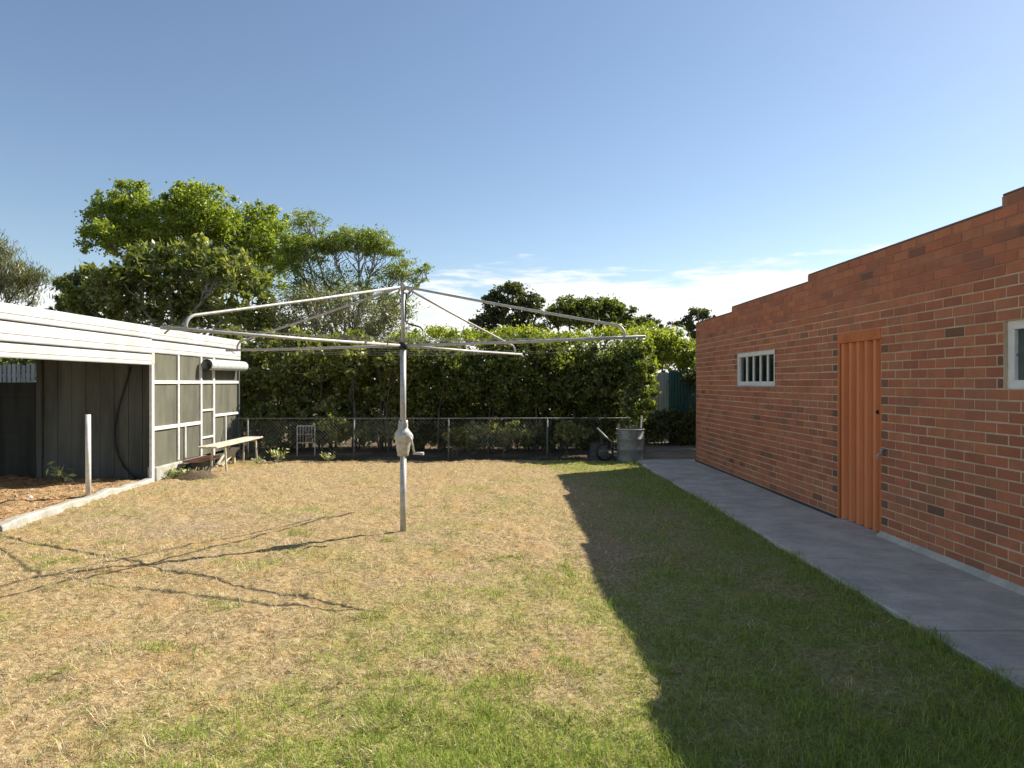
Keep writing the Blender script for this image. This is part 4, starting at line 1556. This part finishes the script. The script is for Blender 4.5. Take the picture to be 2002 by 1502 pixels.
# ---- small weeds
def weed(label, base, h, n, spread, leaf, lean=(0, 0), group='weeds along the lawn edge'):
    root = empty('weed', base)
    tag(root, label, 'weed', group)
    b = Vector(base)
    sm = MB()
    P_, A_ = [], []
    for k in range(n):
        a = random.uniform(0, 2 * PI)
        tip = b + Vector((math.cos(a) * spread + lean[0], math.sin(a) * spread + lean[1], h * random.uniform(0.6, 1.0)))
        pts = limb(sm, b, tip, 0.006, 0.003, 4, 0.10, 5, 0.06)
        for j in range(7):
            p = pts[random.randint(2, 4)]
            P_.append(p + Vector((random.gauss(0, 1), random.gauss(0, 1), random.gauss(0, 0.6))) * leaf * 0.55)
    sm.build('stem', MAT['bark_pale'], root)
    leaf_obj('foliage', np.array([tuple(p) for p in P_]), leaf, leaf * 0.42, rng.uniform(0.2, 1, len(P_)), LM['weed'], root)


weed('leaning weed with drooping leaves at the foot of the grey partition', (-6.55, 10.3, 0.0), 0.36, 4, 0.08, 0.12, (-0.30, 0), None)
weed('bushy green weed against the white enclosure plinth', (-5.35, 11.05, 0.0), 0.16, 14, 0.16, 0.08, (0.05, 0), None)
weed('tall pale weed before the fence below the white panel', (-4.35, 13.0, 0.0), 0.26, 9, 0.12, 0.08, (0, 0), None)
weed('small pale weed before the fence left of the first fence post', (-3.40, 13.1, 0.0), 0.20, 7, 0.10, 0.07, (0, 0), None)
weed('tiny weed sprouting near the right end of the bench', (-4.75, 12.9, 0.0), 0.12, 6, 0.12, 0.06, (0, 0), None)

# stones
def stone(label, p, r, group):
    mb = MB()
    prof = [(0.001, -0.5), (0.7, -0.4), (1.0, 0.0), (0.75, 0.45), (0.3, 0.62), (0.001, 0.65)]
    ph = random.uniform(0, 6)
    mb.lathe(p, [(a * r, z * r) for a, z in prof], 9, lambda a, z: 0.22 * math.sin(2 * a + ph) + 0.12 * math.sin(5 * a + ph * 2))
    tag(mb.build('stone', MAT['stone']), label, 'stone', group)


for lb, x, y, r in (('largest pale stone on the dirt by the far leg of the bench', -4.72, 13.2, 0.055),
                    ('pale stone on the dirt under the far end of the bench', -4.98, 13.4, 0.042),
                    ('small pale stone nearest the fence right of the bench', -4.50, 13.24, 0.04)):
    stone(lb, (x, y, 0.01), r, 'pale stones by the bench')
for i, (x, y, r) in enumerate(((-6.35, 9.0, 0.06), (-7.4, 9.6, 0.05))):
    stone(('brown clod on the bare soil behind the white post', 'small clod on the bare soil in front of dark bay')[i], (x, y, 0.02), r, 'clods on the soil bed')

# dirt mound by the enclosure
mv, mf = [], []
for i in range(13):
    for j in range(17):
        a = 2 * PI * j / 16
        r = i / 12
        x, y = -5.05 + 0.42 * r * math.cos(a), 11.02 + 0.30 * r * math.sin(a)
        z = 0.15 * (1 - r * r) * (0.6 + 0.8 * float(fbm(x, y, 9.0, 3, 55))) - 0.03
        mv.append((x, y, z))
for i in range(12):
    for j in range(16):
        mf.append((i * 17 + j, (i + 1) * 17 + j, (i + 1) * 17 + j + 1, i * 17 + j + 1))
mo = MB().add(mv, mf, True).build('soil_mound', MAT['soil'])
tag(mo, 'small heap of dark soil in front of the enclosure plinth', 'soil heap', kind='stuff')


# ------------------------------------------------------------------ grass
def blades(name, x, y, z, L, W, elev, colr, mat, label, bend=0.4):
    n = len(x)
    az = rng.uniform(0, 2 * PI, n)
    d = np.stack([np.cos(az), np.sin(az), np.zeros(n)], -1)
    s = np.stack([-np.sin(az), np.cos(az), np.zeros(n)], -1)
    s = unit(s + rng.normal(size=(n, 3)) * 0.25)
    up = np.array([0, 0, 1.0])
    ce, se = np.cos(elev)[:, None], np.sin(elev)[:, None]
    e2 = np.clip(elev - bend * rng.uniform(0.3, 1.2, n), -0.15, 1.5)
    c2, s2 = np.cos(e2)[:, None], np.sin(e2)[:, None]
    P0 = np.stack([x, y, z - 0.004], -1)
    Lm = L[:, None]
    Wm = W[:, None]
    P1 = P0 + (d * ce + up * se) * Lm * 0.55
    P2 = P1 + (d * c2 + up * s2) * Lm * 0.45
    co = np.stack([P0 - s * Wm * 0.5, P0 + s * Wm * 0.5, P1 + s * Wm * 0.42, P1 - s * Wm * 0.42, P2], 1).reshape(-1, 3)
    b = np.arange(n) * 5
    tri = np.concatenate([np.stack([b, b + 1, b + 2], -1), np.stack([b, b + 2, b + 3], -1), np.stack([b + 3, b + 2, b + 4], -1)])
    c4 = np.concatenate([np.repeat(colr, 5, 0), np.ones((n * 5, 1))], 1)
    o = link(name, np_mesh(name, co, tri, mat, {'col': ('FLOAT_COLOR', c4)}))
    tag(o, label, 'grass', kind='stuff')
    return o


def sample(n, y0, y1, right=PATH_L):
    u = rng.random(n)
    y = y0 * (y1 / y0) ** u
    xl = np.maximum(-0.93 * y, lawn_left(y) + 0.03)
    xr = np.minimum(0.93 * y, right)
    x = xl + (xr - xl) * rng.random(n)
    return x, y


def pal(n, cols, w):
    k = rng.choice(len(cols), n, p=np.array(w) / sum(w))
    c = np.array(cols)[k]
    return c * rng.uniform(0.75, 1.25, (n, 1))


# dry thatch
N = 190000
x, y = sample(N, 1.7, 13.35)
g = greenness(x, y)
keep = rng.random(N) > (0.55 * g * sstep(-0.5, 1.5, x) + 0.3 * g + 0.6 * bareness(x, y))
x, y = x[keep], y[keep]
n = len(x)
clump = fbm(x, y, 9.0, 2, 61)
z = lawn_h(x, y)
L = rng.uniform(0.025, 0.065, n) * (0.35 + 1.9 * clump ** 2)
W = 0.0020 * (1 + 0.13 * y) * rng.uniform(0.7, 1.3, n)
el = np.abs(rng.normal(0.25, 0.25, n)) + 0.7 * sstep(0.5, 0.7, clump) * rng.random(n)
c = pal(n, [(0.58, 0.47, 0.27), (0.50, 0.38, 0.19), (0.66, 0.57, 0.38), (0.40, 0.27, 0.12), (0.34, 0.31, 0.11)], [5, 4, 3, 2, 1.3])
c = c * (1.02 * (0.50 + 0.55 * fbm(x, y, 5.0, 2, 91) + 0.55 * fbm(x, y, 17.0, 2, 95)))[:, None]
blades('dry_grass', x, y, z, L, W, np.clip(el, 0.02, 1.4), c, MAT['straw'], 'short straw coloured dry grass over the yard')

# green grass
N = 330000
x, y = sample(N, 1.7, 13.3, PATH_L + 0.03)
g = greenness(x, y)
tuft = sstep(0.66, 0.76, fbm(x, y, 2.6, 2, 71)) * sstep(9.0, 4.0, y) * 0.55
prob = np.clip(g ** 1.3 * 0.85 + tuft + 0.02, 0, 1)
keep = rng.random(N) < prob
x, y, g = x[keep], y[keep], g[keep]
n = len(x)
# separate tussocks scattered over the dry part
for _ in range(150):
    ty = 2.2 * (8.5 / 2.2) ** random.random()
    tx = random.uniform(max(-0.85 * ty, -5.0), 0.9)
    m_ = random.randint(25, 110)
    rr_ = random.uniform(0.03, 0.10)
    x = np.concatenate([x, tx + rng.normal(size=m_) * rr_ * 1.4])
    y = np.concatenate([y, ty + rng.normal(size=m_) * rr_])
g = greenness(x, y)
n = len(x)
edge = sstep(2.25, 2.62, x)
clump = fbm(x, y, 6.0, 2, 81)
z = lawn_h(x, y)
L = rng.uniform(0.025, 0.06, n) * (0.3 + 1.6 * clump ** 1.5 + 0.45 * g * sstep(4.5, 2.5, y)) * (1 + 0.55 * edge)
W = 0.0023 * (1 + 0.12 * y) * rng.uniform(0.7, 1.3, n)
el = np.clip(rng.normal(0.95, 0.32, n), 0.1, 1.5)
c = pal(n, [(0.27, 0.37, 0.055), (0.35, 0.45, 0.07), (0.44, 0.52, 0.10), (0.18, 0.27, 0.04), (0.54, 0.48, 0.20)], [5, 4, 3, 2, 1.6])
blades('green_grass', x, y, z, L, W, el, c, MAT['grass'], 'patchy green grass growing thicker along the path', 0.6)

# dry leaf litter and weeds on the bed
N = 9000
y = rng.uniform(6.2, 11.0, N)
x = rng.uniform(-9.5, -5.45, N)
keep = (x < kerb_x(y) - 0.09)
x, y = x[keep], y[keep]
n = len(x)
c = pal(n, [(0.56, 0.42, 0.23), (0.44, 0.27, 0.13), (0.66, 0.54, 0.35), (0.28, 0.16, 0.08)], [4, 4, 3, 2])
blades('leaf_litter', x, y, bed_h(x, y) + 0.004, rng.uniform(0.03, 0.09, n), rng.uniform(0.006, 0.02, n), np.abs(rng.normal(0.15, 0.25, n)), c, MAT['straw'], 'dry leaf litter and bark on the bare soil bed')
